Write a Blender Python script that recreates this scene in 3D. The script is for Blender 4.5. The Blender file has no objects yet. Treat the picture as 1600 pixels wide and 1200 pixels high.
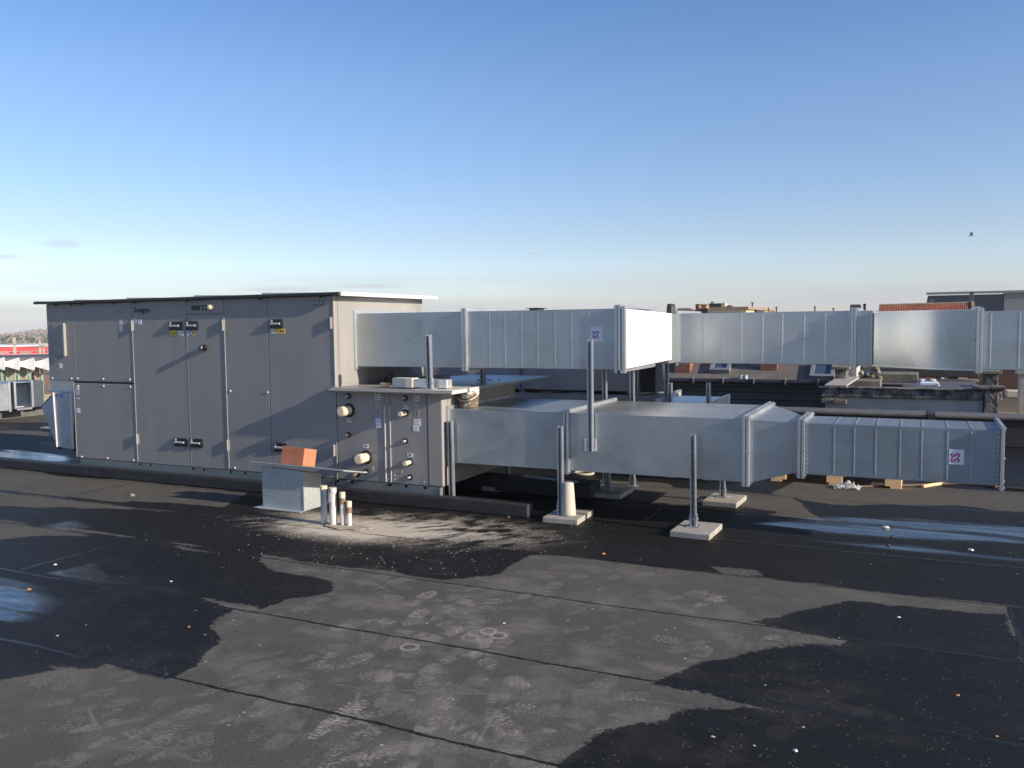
import bpy, bmesh, math, random
import numpy as np
from mathutils import Vector, Matrix
R = math.radians
random.seed(7)
rng = np.random.default_rng(7)
scene = bpy.context.scene
COL = scene.collection

# ------------------------------------------------------------------ camera
FPX = 1340.0
PITCH = math.atan(92/1340.0); ROLL = R(.66); YAW = R(25.5)
CAM = np.array([0, 0, 1.6])
_F = np.array([-math.sin(YAW)*math.cos(PITCH), math.cos(YAW)*math.cos(PITCH), -math.sin(PITCH)])
_R0 = np.array([math.cos(YAW), math.sin(YAW), 0.]); _U0 = np.cross(_R0, _F)
_R = _R0*math.cos(ROLL) - _U0*math.sin(ROLL); _U = np.cross(_R, _F)
cd = bpy.data.cameras.new('camera'); cam = bpy.data.objects.new('camera', cd); COL.objects.link(cam)
cd.sensor_width = 36; cd.lens = FPX/1600*36; cd.clip_end = 5000; cd.clip_start = .05
m = Matrix(((_R[0], _U[0], -_F[0], 0), (_R[1], _U[1], -_F[1], 0), (_R[2], _U[2], -_F[2], 1.6), (0, 0, 0, 1)))
cam.matrix_world = m
scene.camera = cam

# ------------------------------------------------------------------ light
SUN_EL, SUN_AZ = R(20), R(95.5)          # azimuth clockwise from +Y
sv = Vector((math.sin(SUN_AZ)*math.cos(SUN_EL), math.cos(SUN_AZ)*math.cos(SUN_EL), math.sin(SUN_EL)))
sl = bpy.data.lights.new('sun', 'SUN'); sl.energy = 4.6; sl.angle = R(.53); sl.color = (1, .87, .70)
so = bpy.data.objects.new('sun', sl); COL.objects.link(so)
so.rotation_euler = sv.to_track_quat('Z', 'Y').to_euler(); so.location = (20, -5, 20)
world = bpy.data.worlds.new('World'); scene.world = world; world.use_nodes = True
nt = world.node_tree; N = nt.nodes; L = nt.links; N.clear()
out = N.new('ShaderNodeOutputWorld'); bg = N.new('ShaderNodeBackground')
sky = N.new('ShaderNodeTexSky'); sky.sky_type = 'NISHITA'; sky.sun_disc = False
sky.sun_elevation = SUN_EL; sky.sun_rotation = SUN_AZ; sky.altitude = 50
sky.air_density = 1.0; sky.dust_density = .6; sky.ozone_density = 3.0
tc = N.new('ShaderNodeTexCoord'); sep = N.new('ShaderNodeSeparateXYZ'); L.new(tc.outputs['Generated'], sep.inputs[0])
# thin cloud band low over the horizon, real direction-based sky
mp = N.new('ShaderNodeMapping'); mp.inputs['Scale'].default_value = (2.2, 2.2, 26); L.new(tc.outputs['Generated'], mp.inputs[0])
nz = N.new('ShaderNodeTexNoise'); nz.inputs['Scale'].default_value = 1.6; nz.inputs['Detail'].default_value = 6; L.new(mp.outputs[0], nz.inputs[0])
def ramp(pairs, src, interp='LINEAR', nodes=N, links=L):
    r = nodes.new('ShaderNodeValToRGB'); r.color_ramp.interpolation = interp
    e = r.color_ramp.elements
    while len(e) < len(pairs): e.new(.5)
    for el, (p, c) in zip(e, pairs):
        el.position = p; el.color = (c, c, c, 1) if not isinstance(c, tuple) else c+(1,)
    links.new(src, r.inputs[0]); return r
band = ramp([(0, 0.0), (.5, 0.0), (.503, .55), (.512, .8), (.522, .4), (.534, 0.0)], sep.outputs['Z'])
zadd = N.new('ShaderNodeMath'); zadd.operation = 'MULTIPLY_ADD'; zadd.inputs[1].default_value = .5; zadd.inputs[2].default_value = .5
L.new(sep.outputs['Z'], zadd.inputs[0]); L.new(zadd.outputs[0], band.inputs[0])
nr = ramp([(.36, 0.25), (.62, 1.0)], nz.outputs['Fac'])
mul = N.new('ShaderNodeMath'); mul.operation = 'MULTIPLY'; L.new(band.outputs[0], mul.inputs[0]); L.new(nr.outputs[0], mul.inputs[1])
mx = N.new('ShaderNodeMixRGB'); L.new(mul.outputs[0], mx.inputs[0]); mx.inputs[2].default_value = (2.5, 2.55, 2.85, 1)
# grade of the clear air: deeper blue above
hs = N.new('ShaderNodeHueSaturation'); hs.inputs['Saturation'].default_value = 1.12; hs.inputs['Value'].default_value = 1.0
L.new(sky.outputs[0], hs.inputs['Color'])
grade = ramp([(0, (.80, .84, 1.06)), (.5, (.80, .81, 1.02)), (.52, (.80, .78, .92)), (.55, (.82, .71, .77)), (.63, (.87, .76, .80)), (.70, (.68, .68, .80))], zadd.outputs[0])
gmul = N.new('ShaderNodeMixRGB'); gmul.blend_type = 'MULTIPLY'; gmul.inputs[0].default_value = 1; L.new(hs.outputs[0], gmul.inputs[1]); L.new(grade.outputs[0], gmul.inputs[2])
L.new(gmul.outputs[0], mx.inputs[1])
prev = mx.outputs[0]
for px_, py_, wx_, wz_ in ((96, 381, .022, .0048), (8, 401, .016, .003), (575, 447, .05, .0035), (440, 452, .06, .004), (835, 396, .008, .003)):
    d_ = _F+_R*(px_-800)/FPX-_U*(py_-600)/FPX; d_ = d_/np.linalg.norm(d_)
    sb = N.new('ShaderNodeVectorMath'); sb.operation = 'SUBTRACT'; sb.inputs[1].default_value = tuple(d_); L.new(tc.outputs['Generated'], sb.inputs[0])
    mlt = N.new('ShaderNodeVectorMath'); mlt.operation = 'MULTIPLY'; mlt.inputs[1].default_value = (1/wx_, 1/wx_, 1/wz_); L.new(sb.outputs[0], mlt.inputs[0])
    ln_ = N.new('ShaderNodeVectorMath'); ln_.operation = 'LENGTH'; L.new(mlt.outputs[0], ln_.inputs[0])
    n_ = N.new('ShaderNodeTexNoise'); n_.inputs['Scale'].default_value = 60; n_.inputs['Detail'].default_value = 5; L.new(mp.outputs[0], n_.inputs[0])
    ad_ = N.new('ShaderNodeMath'); ad_.operation = 'MULTIPLY_ADD'; ad_.inputs[1].default_value = 1.1; L.new(n_.outputs['Fac'], ad_.inputs[0]); L.new(ln_.outputs['Value'], ad_.inputs[2])
    rr_ = ramp([(.35, .42), (1.0, 0.0)], ad_.outputs[0]); e_ = rr_.color_ramp.elements; e_[0].position = .55; e_[1].position = 1.0
    sc_ = N.new('ShaderNodeMath'); sc_.operation = 'MULTIPLY'; sc_.inputs[1].default_value = .62; L.new(ad_.outputs[0], sc_.inputs[0]); L.new(sc_.outputs[0], rr_.inputs[0])
    mm_ = N.new('ShaderNodeMixRGB'); L.new(rr_.outputs[0], mm_.inputs[0]); L.new(prev, mm_.inputs[1]); mm_.inputs[2].default_value = (2.6, 2.55, 2.8, 1); prev = mm_.outputs[0]
L.new(prev, bg.inputs[0]); bg.inputs[1].default_value = .14
L.new(bg.outputs[0], out.inputs[0])
vs = scene.view_settings; vs.view_transform = 'Standard'; vs.look = 'None'; vs.gamma = 1; vs.exposure = .68; vs.use_curve_mapping = False
scene.render.engine = 'CYCLES'

# ------------------------------------------------------------------ helpers
def at(px, py, axis, v):
    """point on an axis plane seen at photo pixel (measuring helper)"""
    r = _F + _R*(px-800)/FPX - _U*(py-600)/FPX
    i = 'xyz'.index(axis); t = (v-CAM[i])/r[i]
    return CAM + r*t

class MB:
    def __init__(s): s.v = []; s.f = []; s.mi = []; s.sm = []
    def add(s, vs_, fs, m=0, smooth=False):
        o = len(s.v); s.v += [tuple(map(float, p)) for p in vs_]
        for f in fs: s.f.append([i+o for i in f]); s.mi.append(m); s.sm.append(smooth)
        return s
    def box(s, x0, x1, y0, y1, z0, z1, m=0):
        x0, x1 = sorted((x0, x1)); y0, y1 = sorted((y0, y1)); z0, z1 = sorted((z0, z1))
        v = [(x, y, z) for z in (z0, z1) for y in (y0, y1) for x in (x0, x1)]
        return s.add(v, [(0, 2, 3, 1), (4, 5, 7, 6), (0, 1, 5, 4), (2, 6, 7, 3), (0, 4, 6, 2), (1, 3, 7, 5)], m)
    def hexa(s, b, t, m=0):     # b,t: 4 pts each (ccw seen from above)
        return s.add(list(b)+list(t), [(3, 2, 1, 0), (4, 5, 6, 7), (0, 1, 5, 4), (1, 2, 6, 5), (2, 3, 7, 6), (3, 0, 4, 7)], m)
    def tube(s, p0, p1, r0, r1=None, n=16, m=0, caps=True, smooth=True):
        r1 = r0 if r1 is None else r1
        p0, p1 = Vector(p0), Vector(p1); d = (p1-p0).normalized()
        a = d.orthogonal().normalized(); b = d.cross(a)
        v = []
        for p, r in ((p0, r0), (p1, r1)):
            for k in range(n):
                t = 2*math.pi*k/n; v.append(p+a*math.cos(t)*r+b*math.sin(t)*r)
        s.add(v, [(k, (k+1) % n, n+(k+1) % n, n+k) for k in range(n)], m, smooth)
        if caps: s.add(v, [tuple(reversed(range(n))), tuple(range(n, 2*n))], m)
        return s
    def path(s, pts, r, n=8, m=0):
        pts = [Vector(p) for p in pts]; rings = []; ref = Vector((.3, .2, 1)).normalized()
        for i, p in enumerate(pts):
            d = (pts[min(i+1, len(pts)-1)]-pts[max(i-1, 0)]).normalized()
            a = d.cross(ref).normalized(); b = d.cross(a)
            rings.append([p+a*math.cos(2*math.pi*k/n)*r+b*math.sin(2*math.pi*k/n)*r for k in range(n)])
        v = [q for g in rings for q in g]; f = []
        for i in range(len(pts)-1):
            for k in range(n): f.append((i*n+k, i*n+(k+1) % n, (i+1)*n+(k+1) % n, (i+1)*n+k))
        s.add(v, f, m, True); s.add(v, [tuple(range(n)), tuple(range((len(pts)-1)*n, len(pts)*n))], m)
        return s
    def lathe(s, c, prof, n=24, m=0):   # prof: (r,z)
        v = []; f = []
        for r, z in prof:
            for k in range(n): v.append((c[0]+r*math.cos(2*math.pi*k/n), c[1]+r*math.sin(2*math.pi*k/n), c[2]+z))
        for i in range(len(prof)-1):
            for k in range(n): f.append((i*n+k, i*n+(k+1) % n, (i+1)*n+(k+1) % n, (i+1)*n+k))
        return s.add(v, f, m, True)
    def prism(s, poly, axis, a, b, m=0):   # poly 2D in the other two axes, extruded from a to b
        def P(u, v, w): return {'x': (w, u, v), 'y': (u, w, v), 'z': (u, v, w)}[axis]
        n = len(poly); v = [P(u, w, a) for u, w in poly]+[P(u, w, b) for u, w in poly]
        return s.add(v, [tuple(range(n)), tuple(reversed(range(n, 2*n)))]+[(k, n+k, n+(k+1) % n, (k+1) % n) for k in range(n)], m)
    def mesh(s, name, mats, loc=(0, 0, 0), fix=True):
        me = bpy.data.meshes.new(name); l = Vector(loc)
        me.from_pydata([Vector(p)-l for p in s.v], [], s.f)
        for mt in (mats if isinstance(mats, (list, tuple)) else [mats]): me.materials.append(mt)
        me.polygons.foreach_set('material_index', s.mi); me.polygons.foreach_set('use_smooth', s.sm)
        if fix:
            bm = bmesh.new(); bm.from_mesh(me); bmesh.ops.recalc_face_normals(bm, faces=bm.faces); bm.to_mesh(me); bm.free()
        me.update(); return me

def bev(o, w=.003, seg=2):
    if w:
        b = o.modifiers.new('bevel', 'BEVEL'); b.width = w; b.segments = seg; b.limit_method = 'ANGLE'; b.angle_limit = R(40); b.harden_normals = False

def tag(o, label=None, cat=None, group=None, kind=None):
    if label: o['label'] = label
    if cat: o['category'] = cat
    if group: o['group'] = group
    if kind: o['kind'] = kind
    return o

class Thing:
    def __init__(s, name, label, cat, loc, group=None):
        s.o = bpy.data.objects.new(name, None); COL.objects.link(s.o); s.o.empty_display_size = .1
        s.loc = Vector(loc); s.o.location = s.loc; tag(s.o, label, cat, group)
    def part(s, name, mb, mats, parent=None, bevel=0, label=None):
        o = bpy.data.objects.new(name, mb.mesh(name, mats, s.loc)); COL.objects.link(o)
        o.parent = parent or s.o; bev(o, bevel)
        if label: o['label'] = label
        return o

def solo(name, label, cat, mb, mats, loc=(0, 0, 0), group=None, bevel=0, kind=None):
    o = bpy.data.objects.new(name, mb.mesh(name, mats, loc)); COL.objects.link(o); o.location = loc
    bev(o, bevel); return tag(o, label, cat, group, kind)

def copy_tree(o, parent=None):
    c = o.copy(); COL.objects.link(c)
    if parent is not None: c.parent = parent
    for ch in list(o.children): copy_tree(ch, c)
    return c

def text_mb(txt, size, x, y, z, mb=None, rot=0, m=0, align='CENTER', xs=1.0, bold=0.0):
    """flat letters on a plane facing -Y, centred on x,z"""
    cu = bpy.data.curves.new('letters', 'FONT'); cu.body = txt; cu.size = size; cu.align_x = align; cu.align_y = 'CENTER'
    cu.resolution_u = 2; cu.offset = bold; cu.fill_mode = 'FRONT'
    ob = bpy.data.objects.new('letters', cu); me = bpy.data.meshes.new_from_object(ob)
    mb = mb or MB(); c, s_ = math.cos(rot), math.sin(rot)
    vv = []
    for p in me.vertices:
        u, w = p.co.x*xs, p.co.y; u, w = u*c-w*s_, u*s_+w*c; vv.append((x+u, y, z+w))
    mb.add(vv, [tuple(p.vertices) for p in me.polygons], m)
    bpy.data.objects.remove(ob); bpy.data.curves.remove(cu); bpy.data.meshes.remove(me)
    return mb

# ------------------------------------------------------------------ materials
def mat(name, col, rough=.6, metal=0., var=.12, vscale=3., bump=0., bscale=60., spec=.5, rvar=0., stretch=None, col2=None, c2pos=(.55, .7), c2scale=4.):
    mt = bpy.data.materials.new(name); mt.use_nodes = True
    n = mt.node_tree.nodes; l = mt.node_tree.links; b = n['Principled BSDF']
    b.inputs['Roughness'].default_value = rough; b.inputs['Metallic'].default_value = metal
    b.inputs['Specular IOR Level'].default_value = spec
    g = n.new('ShaderNodeNewGeometry'); mpn = n.new('ShaderNodeMapping'); l.new(g.outputs['Position'], mpn.inputs[0])
    if stretch: mpn.inputs['Scale'].default_value = stretch
    nz1 = n.new('ShaderNodeTexNoise'); nz1.inputs['Scale'].default_value = vscale; nz1.inputs['Detail'].default_value = 6; l.new(mpn.outputs[0], nz1.inputs[0])
    rp = n.new('ShaderNodeValToRGB'); e = rp.color_ramp.elements
    e[0].position = .3; e[1].position = .72
    e[0].color = tuple(c*(1-var) for c in col)+(1,); e[1].color = tuple(min(1, c*(1+var)) for c in col)+(1,)
    l.new(nz1.outputs['Fac'], rp.inputs[0]); last = rp.outputs[0]
    if col2:
        n2 = n.new('ShaderNodeTexNoise'); n2.inputs['Scale'].default_value = c2scale; n2.inputs['Detail'].default_value = 8; n2.inputs['Roughness'].default_value = .65
        l.new(mpn.outputs[0], n2.inputs[0])
        r2 = n.new('ShaderNodeValToRGB'); r2.color_ramp.elements[0].position = c2pos[0]; r2.color_ramp.elements[1].position = c2pos[1]
        l.new(n2.outputs['Fac'], r2.inputs[0]); mm = n.new('ShaderNodeMixRGB'); l.new(r2.outputs[0], mm.inputs[0]); l.new(last, mm.inputs[1]); mm.inputs[2].default_value = col2+(1,)
        last = mm.outputs[0]
    l.new(last, b.inputs['Base Color'])
    if rvar:
        r3 = n.new('ShaderNodeMapRange'); r3.inputs[1].default_value = .3; r3.inputs[2].default_value = .7
        r3.inputs[3].default_value = max(.02, rough-rvar); r3.inputs[4].default_value = rough+rvar
        l.new(nz1.outputs['Fac'], r3.inputs[0]); l.new(r3.outputs[0], b.inputs['Roughness'])
    if bump:
        n3 = n.new('ShaderNodeTexNoise'); n3.inputs['Scale'].default_value = bscale; n3.inputs['Detail'].default_value = 4; l.new(g.outputs['Position'], n3.inputs[0])
        bp = n.new('ShaderNodeBump'); bp.inputs['Strength'].default_value = 1; bp.inputs['Distance'].default_value = bump
        l.new(n3.outputs['Fac'], bp.inputs['Height']); l.new(bp.outputs[0], b.inputs['Normal'])
    return mt

def galv(name, base=(.43, .465, .485), rough=.32, spangle=.20, wav=.013, metal=.72):
    mt = bpy.data.materials.new(name); mt.use_nodes = True
    n = mt.node_tree.nodes; l = mt.node_tree.links; b = n['Principled BSDF']
    g = n.new('ShaderNodeNewGeometry')
    vo = n.new('ShaderNodeTexVoronoi'); vo.inputs['Scale'].default_value = 70; l.new(g.outputs['Position'], vo.inputs[0])
    bw = n.new('ShaderNodeRGBToBW'); l.new(vo.outputs['Color'], bw.inputs[0])
    nz1 = n.new('ShaderNodeTexNoise'); nz1.inputs['Scale'].default_value = 2.3; nz1.inputs['Detail'].default_value = 7; nz1.inputs['Roughness'].default_value = .6
    l.new(g.outputs['Position'], nz1.inputs[0])
    m1 = n.new('ShaderNodeMath'); m1.operation = 'MULTIPLY_ADD'; m1.inputs[1].default_value = spangle; l.new(bw.outputs[0], m1.inputs[0]); l.new(nz1.outputs['Fac'], m1.inputs[2])
    rp = n.new('ShaderNodeValToRGB'); e = rp.color_ramp.elements; e[0].position = .3; e[1].position = .8
    e[0].color = tuple(c*.84 for c in base)+(1,); e[1].color = tuple(min(1, c*1.13) for c in base)+(1,)
    l.new(m1.outputs[0], rp.inputs[0]); l.new(rp.outputs[0], b.inputs['Base Color'])
    b.inputs['Metallic'].default_value = metal
    mr = n.new('ShaderNodeMapRange'); mr.inputs[1].default_value = .3; mr.inputs[2].default_value = .8; mr.inputs[3].default_value = rough-.05; mr.inputs[4].default_value = rough+.09
    l.new(m1.outputs[0], mr.inputs[0]); l.new(mr.outputs[0], b.inputs['Roughness'])
    n2 = n.new('ShaderNodeTexNoise'); n2.inputs['Scale'].default_value = 1.7; n2.inputs['Detail'].default_value = 2; l.new(g.outputs['Position'], n2.inputs[0])
    bp = n.new('ShaderNodeBump'); bp.inputs['Strength'].default_value = 1; bp.inputs['Distance'].default_value = wav
    l.new(n2.outputs['Fac'], bp.inputs['Height'])
    if wav: l.new(bp.outputs[0], b.inputs['Normal'])
    return mt

GALV = galv('galvanised_sheet')
GALV_D = galv('galvanised_weathered', (.29, .335, .37), .42)
GALV_R = galv('galvanised_lifted', (.52, .49, .46), .5, .1, .004, .25)  # paler, less metallic copy that lifts the shaded rear ducts by colour
GALV_F = galv('galvanised_frame', (.22, .25, .26), .5)
GALV_B = galv('galvanised_bright', (.58, .61, .64), .30, .05, .002)
STEEL = galv('strut_steel', (.42, .46, .50), .34, .2, .001)
PAINT = mat('grey_enamel', (.262, .256, .248), .46, 0, .075, 1.8, .0008, 420, spec=.45, rvar=.07, stretch=(2.5, 2.5, .6))
PAINT2 = mat('grey_enamel_edge', (.29, .275, .262), .45, 0, .05, 2, .0006, 300)
ROOFM = mat('roof_sheet_zinc', (.62, .60, .56), .5, .25, .08, 3)
DARKTRIM = mat('dark_trim', (.03, .03, .034), .5, 0, .15, 8)
RUBBER = mat('black_rubber', (.012, .012, .013), .5, 0, .2, 30)
CAP = mat('cream_plastic', (.72, .62, .45), .38, 0, .06, 20)
COPPER = mat('aged_brass', (.60, .42, .24), .4, .5, .15, 40)
BLK = mat('black_plastic', (.012, .013, .016), .35, 0, .1, 10)
LGREY = mat('light_grey_plastic', (.50, .52, .54), .4, 0, .05, 20)
WHT = mat('white_sticker', (.72, .73, .75), .5, 0, .03, 30)
BLU = mat('pale_blue_print', (.45, .52, .66), .5, 0, .05, 30)
INK = mat('dark_ink', (.03, .03, .035), .5, 0, .05, 30)
GINK = mat('grey_ink', (.28, .29, .31), .5, 0, .05, 30)
SILV = mat('silver_ink', (.62, .63, .64), .45, .2, .02, 30)
YEL = mat('yellow_sticker', (.75, .48, .04), .5, 0, .04, 30)
BLUE = mat('blue_sticker', (.06, .18, .55), .5, 0, .04, 30)
PINK = mat('magenta_marker', (.45, .02, .14), .5, 0, .1, 60)
PURP = mat('purple_marker', (.22, .05, .30), .5, 0, .1, 60)
CONC = mat('concrete_paver', (.33, .31, .28), .85, 0, .16, 14, .003, 120, col2=(.22, .20, .18), c2scale=20)
BITU = mat('bitumen_upstand', (.022, .022, .024), .62, 0, .35, 9, .006, 90, col2=(.07, .068, .065), c2pos=(.62, .8), c2scale=12)
BITU2 = mat('bitumen_cap', (.10, .098, .095), .8, 0, .2, 6, .004, 120)
BRICKM = mat('orange_brick', (.43, .165, .09), .85, 0, .14, 22, .003, 160, col2=(.34, .10, .05), c2scale=30)
WOOD = mat('pallet_pine', (.84, .56, .30), .75, 0, .18, 5, .001, 90, stretch=(2, 14, 14))

# galvanised sheet of the pipe chase with mortar splashes
SPLASH = mat('galvanised_splashed', (.42, .46, .47), .42, .35, .1, 5, 0, 60, col2=(.72, .72, .70), c2pos=(.60, .66), c2scale=38)

# ------------------------------------------------------------------ rooftop (one sheet, stains and painted shadow bands as attributes)
def vnoise(x, y, s, oc=4, seed=0):
    r = np.random.default_rng(seed); tot = np.zeros_like(x); amp = 1; A = 0
    for o in range(oc):
        g = r.random((256, 256)); xx = x*s*2**o+37.3*o+500; yy = y*s*2**o+11.7*o+500
        xi = np.floor(xx).astype(int); yi = np.floor(yy).astype(int); fx = xx-xi; fy = yy-yi
        fx = fx*fx*(3-2*fx); fy = fy*fy*(3-2*fy)
        a = g[xi % 256, yi % 256]; b = g[(xi+1) % 256, yi % 256]; c = g[xi % 256, (yi+1) % 256]; d = g[(xi+1) % 256, (yi+1) % 256]
        tot += amp*((a*(1-fx)+b*fx)*(1-fy)+(c*(1-fx)+d*fx)*fy); A += amp; amp *= .55
    return tot/A
def coarse(a, b, s0, grow):
    r = [a]; s_ = s0
    while abs(r[-1]-b) > s_:
        r.append(r[-1]+math.copysign(s_, b-a)); s_ = min(s_*grow, .6)
    r.append(b); return r[1:]
xs = list(reversed(coarse(-5.2, -16.0, .015, 1.02)))+list(np.arange(-5.2, 1.4, .0085))+coarse(1.4, 10, .02, 1.1)
ys = list(reversed(coarse(2.0, -8, .02, 1.15)))+list(np.arange(2.0, 6.0, .0085))+coarse(6.0, 12.9, .014, 1.015)
xs = np.array(xs); ys = np.array(ys); GX, GY = np.meshgrid(xs, ys); gx = GX.ravel(); gy = GY.ravel()
def gp(pts): return [tuple(at(p[0], p[1], 'z', 0)[:2]) for p in pts]
def sdf(poly):
    """signed distance, + inside, clipped"""
    d = np.full(gx.shape, 9.); ins = np.zeros(gx.shape, bool); n = len(poly)
    for i in range(n):
        (x1, y1), (x2, y2) = poly[i], poly[(i+1) % n]
        dx, dy = x2-x1, y2-y1; t = np.clip(((gx-x1)*dx+(gy-y1)*dy)/(dx*dx+dy*dy+1e-9), 0, 1)
        d = np.minimum(d, np.hypot(gx-x1-t*dx, gy-y1-t*dy))
        c = ((y1 > gy) != (y2 > gy)) & (gx < (x2-x1)*(gy-y1)/(y2-y1+1e-12)+x1); ins ^= c
    return np.where(ins, d, -d)
wob = vnoise(gx, gy, 3.2, 5, 3)-.5
seamw = (vnoise(gx, gy*0, 2.5, 4, 5)-.5)*.03
SEAMS = [1.02, 1.90, 2.79, 3.645, 4.555, 5.42, 6.31, 7.2, 8.1, 9.0, 9.9, 10.8, 11.7]
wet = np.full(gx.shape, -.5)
wet = np.maximum(wet, np.minimum(gy-5.43+0*gx, .4))                       # darker sheets near the machine, cast-shadow bands painted in with them
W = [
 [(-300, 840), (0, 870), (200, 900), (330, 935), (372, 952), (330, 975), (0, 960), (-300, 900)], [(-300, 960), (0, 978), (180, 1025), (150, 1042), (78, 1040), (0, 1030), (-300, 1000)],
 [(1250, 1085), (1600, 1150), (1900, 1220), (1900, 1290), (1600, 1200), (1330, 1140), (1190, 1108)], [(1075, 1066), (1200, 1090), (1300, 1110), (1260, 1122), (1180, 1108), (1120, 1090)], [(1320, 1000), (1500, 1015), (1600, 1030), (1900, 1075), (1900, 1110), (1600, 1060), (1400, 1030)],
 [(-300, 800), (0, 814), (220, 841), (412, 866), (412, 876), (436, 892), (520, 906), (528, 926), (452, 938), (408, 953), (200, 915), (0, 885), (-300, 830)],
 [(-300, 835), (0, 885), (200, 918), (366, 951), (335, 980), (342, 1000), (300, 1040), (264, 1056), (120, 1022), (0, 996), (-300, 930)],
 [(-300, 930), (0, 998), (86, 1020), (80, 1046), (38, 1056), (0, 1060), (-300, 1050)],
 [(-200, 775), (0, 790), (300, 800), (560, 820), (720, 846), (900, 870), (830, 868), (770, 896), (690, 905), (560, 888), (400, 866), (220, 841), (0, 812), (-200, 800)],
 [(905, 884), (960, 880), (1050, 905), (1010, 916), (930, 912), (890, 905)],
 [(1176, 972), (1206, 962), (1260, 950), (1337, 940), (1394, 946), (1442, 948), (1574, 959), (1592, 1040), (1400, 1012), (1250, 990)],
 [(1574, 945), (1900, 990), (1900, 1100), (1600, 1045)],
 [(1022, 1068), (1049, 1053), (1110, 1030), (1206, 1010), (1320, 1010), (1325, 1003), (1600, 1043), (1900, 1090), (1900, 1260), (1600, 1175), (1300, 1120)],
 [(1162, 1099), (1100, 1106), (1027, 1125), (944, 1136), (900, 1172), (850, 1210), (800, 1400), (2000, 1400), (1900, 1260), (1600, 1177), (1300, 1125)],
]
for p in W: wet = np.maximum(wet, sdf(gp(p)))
DRY_LIT = [
 [(-100, 648), (100, 645), (110, 660), (-100, 661)], [(-100, 676), (60, 672), (80, 676), (85, 692), (-100, 692)],  # sunlit strips; the dark gap between them is a painted shadow
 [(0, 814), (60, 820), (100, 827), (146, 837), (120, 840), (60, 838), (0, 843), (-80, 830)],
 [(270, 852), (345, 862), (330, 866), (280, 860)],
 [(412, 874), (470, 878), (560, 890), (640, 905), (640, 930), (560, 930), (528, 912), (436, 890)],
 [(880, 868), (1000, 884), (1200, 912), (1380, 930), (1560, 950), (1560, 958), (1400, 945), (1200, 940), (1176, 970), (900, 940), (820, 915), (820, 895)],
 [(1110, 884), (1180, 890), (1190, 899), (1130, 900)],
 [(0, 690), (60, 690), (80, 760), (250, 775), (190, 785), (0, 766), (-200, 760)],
 [(1040, 760), (1240, 775), (1290, 812), (1250, 822), (1190, 815), (1210, 800), (1150, 790), (1040, 790)],  # sunlit roof between the duct shadows, painted as paler felt
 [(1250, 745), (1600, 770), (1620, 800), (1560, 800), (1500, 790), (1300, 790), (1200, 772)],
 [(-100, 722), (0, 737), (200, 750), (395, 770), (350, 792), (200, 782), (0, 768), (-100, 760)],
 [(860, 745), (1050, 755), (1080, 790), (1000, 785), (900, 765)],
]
for p in DRY_LIT: wet = np.minimum(wet, -sdf(gp(p))+.02)
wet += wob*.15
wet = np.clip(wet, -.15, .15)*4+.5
def blob(cx, cy, rx, ry, p=2.): return np.exp(-((np.abs(gx-cx)/rx)**p+(np.abs(gy-cy)/ry)**p))
pud = np.zeros(gx.shape)
for p, soft in [([(-300, 850), (0, 893), (70, 905), (95, 935), (80, 962), (0, 985), (-300, 940)], .35),
          ([(66, 896), (150, 878), (175, 905), (210, 912), (150, 912)], .10), ([(40, 822), (120, 812), (150, 824), (90, 832)], .2),
          ([(1165, 818), (1260, 806), (1420, 808), (1620, 824), (1700, 830), (1700, 875), (1600, 852), (1400, 842), (1280, 833)], .16),
          ([(1250, 843), (1420, 850), (1700, 885), (1700, 897), (1600, 880), (1400, 862)], .16),
          ([(-100, 700), (30, 702), (110, 712), (112, 725), (0, 716), (-100, 710)], .15), ([(1300, 1060), (1600, 1090), (1600, 1170), (1400, 1130)], 1.2)]:
    pud = np.maximum(pud, np.clip(sdf(gp(p))/soft+.35, 0, 1)*(1 if soft < 1 else .6))
pud *= np.clip(-.25+2.1*vnoise(gx*.35, gy*4.5, 2.5, 4, 9), 0, 1)
dc = at(560, 825, 'z', 0); d2 = at(690, 830, 'z', 0)
nf = vnoise(gx, gy, 5, 5, 11)
nf2 = vnoise(gx*.8+gy*.9, (gy-gx)*2.2, 6, 4, 12)
dust = 2.3*blob(dc[0]-.02, dc[1]-.07, .46, .24)*(.30+nf)+1.1*blob(d2[0]-.15, d2[1]+.05, .80, .36)*np.clip(nf2*3-.95, 0, 1)+.55*blob(dc[0]-.55, dc[1]-.12, .55, .2)*np.clip(nf2*3-1.05, 0, 1)
dust += .8*blob(-4.45, 5.75, .5, .14)*nf
dust += .07*np.clip(nf*3-1.6, 0, 1)*blob(-2.2, 4.2, 3.2, 2.2, 4)
PR = np.zeros(gx.shape)
def local(cx, cy, ang):
    c, s_ = math.cos(ang), math.sin(ang); dx = gx-cx; dy = gy-cy
    return dx*c+dy*s_, -dx*s_+dy*c
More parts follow.
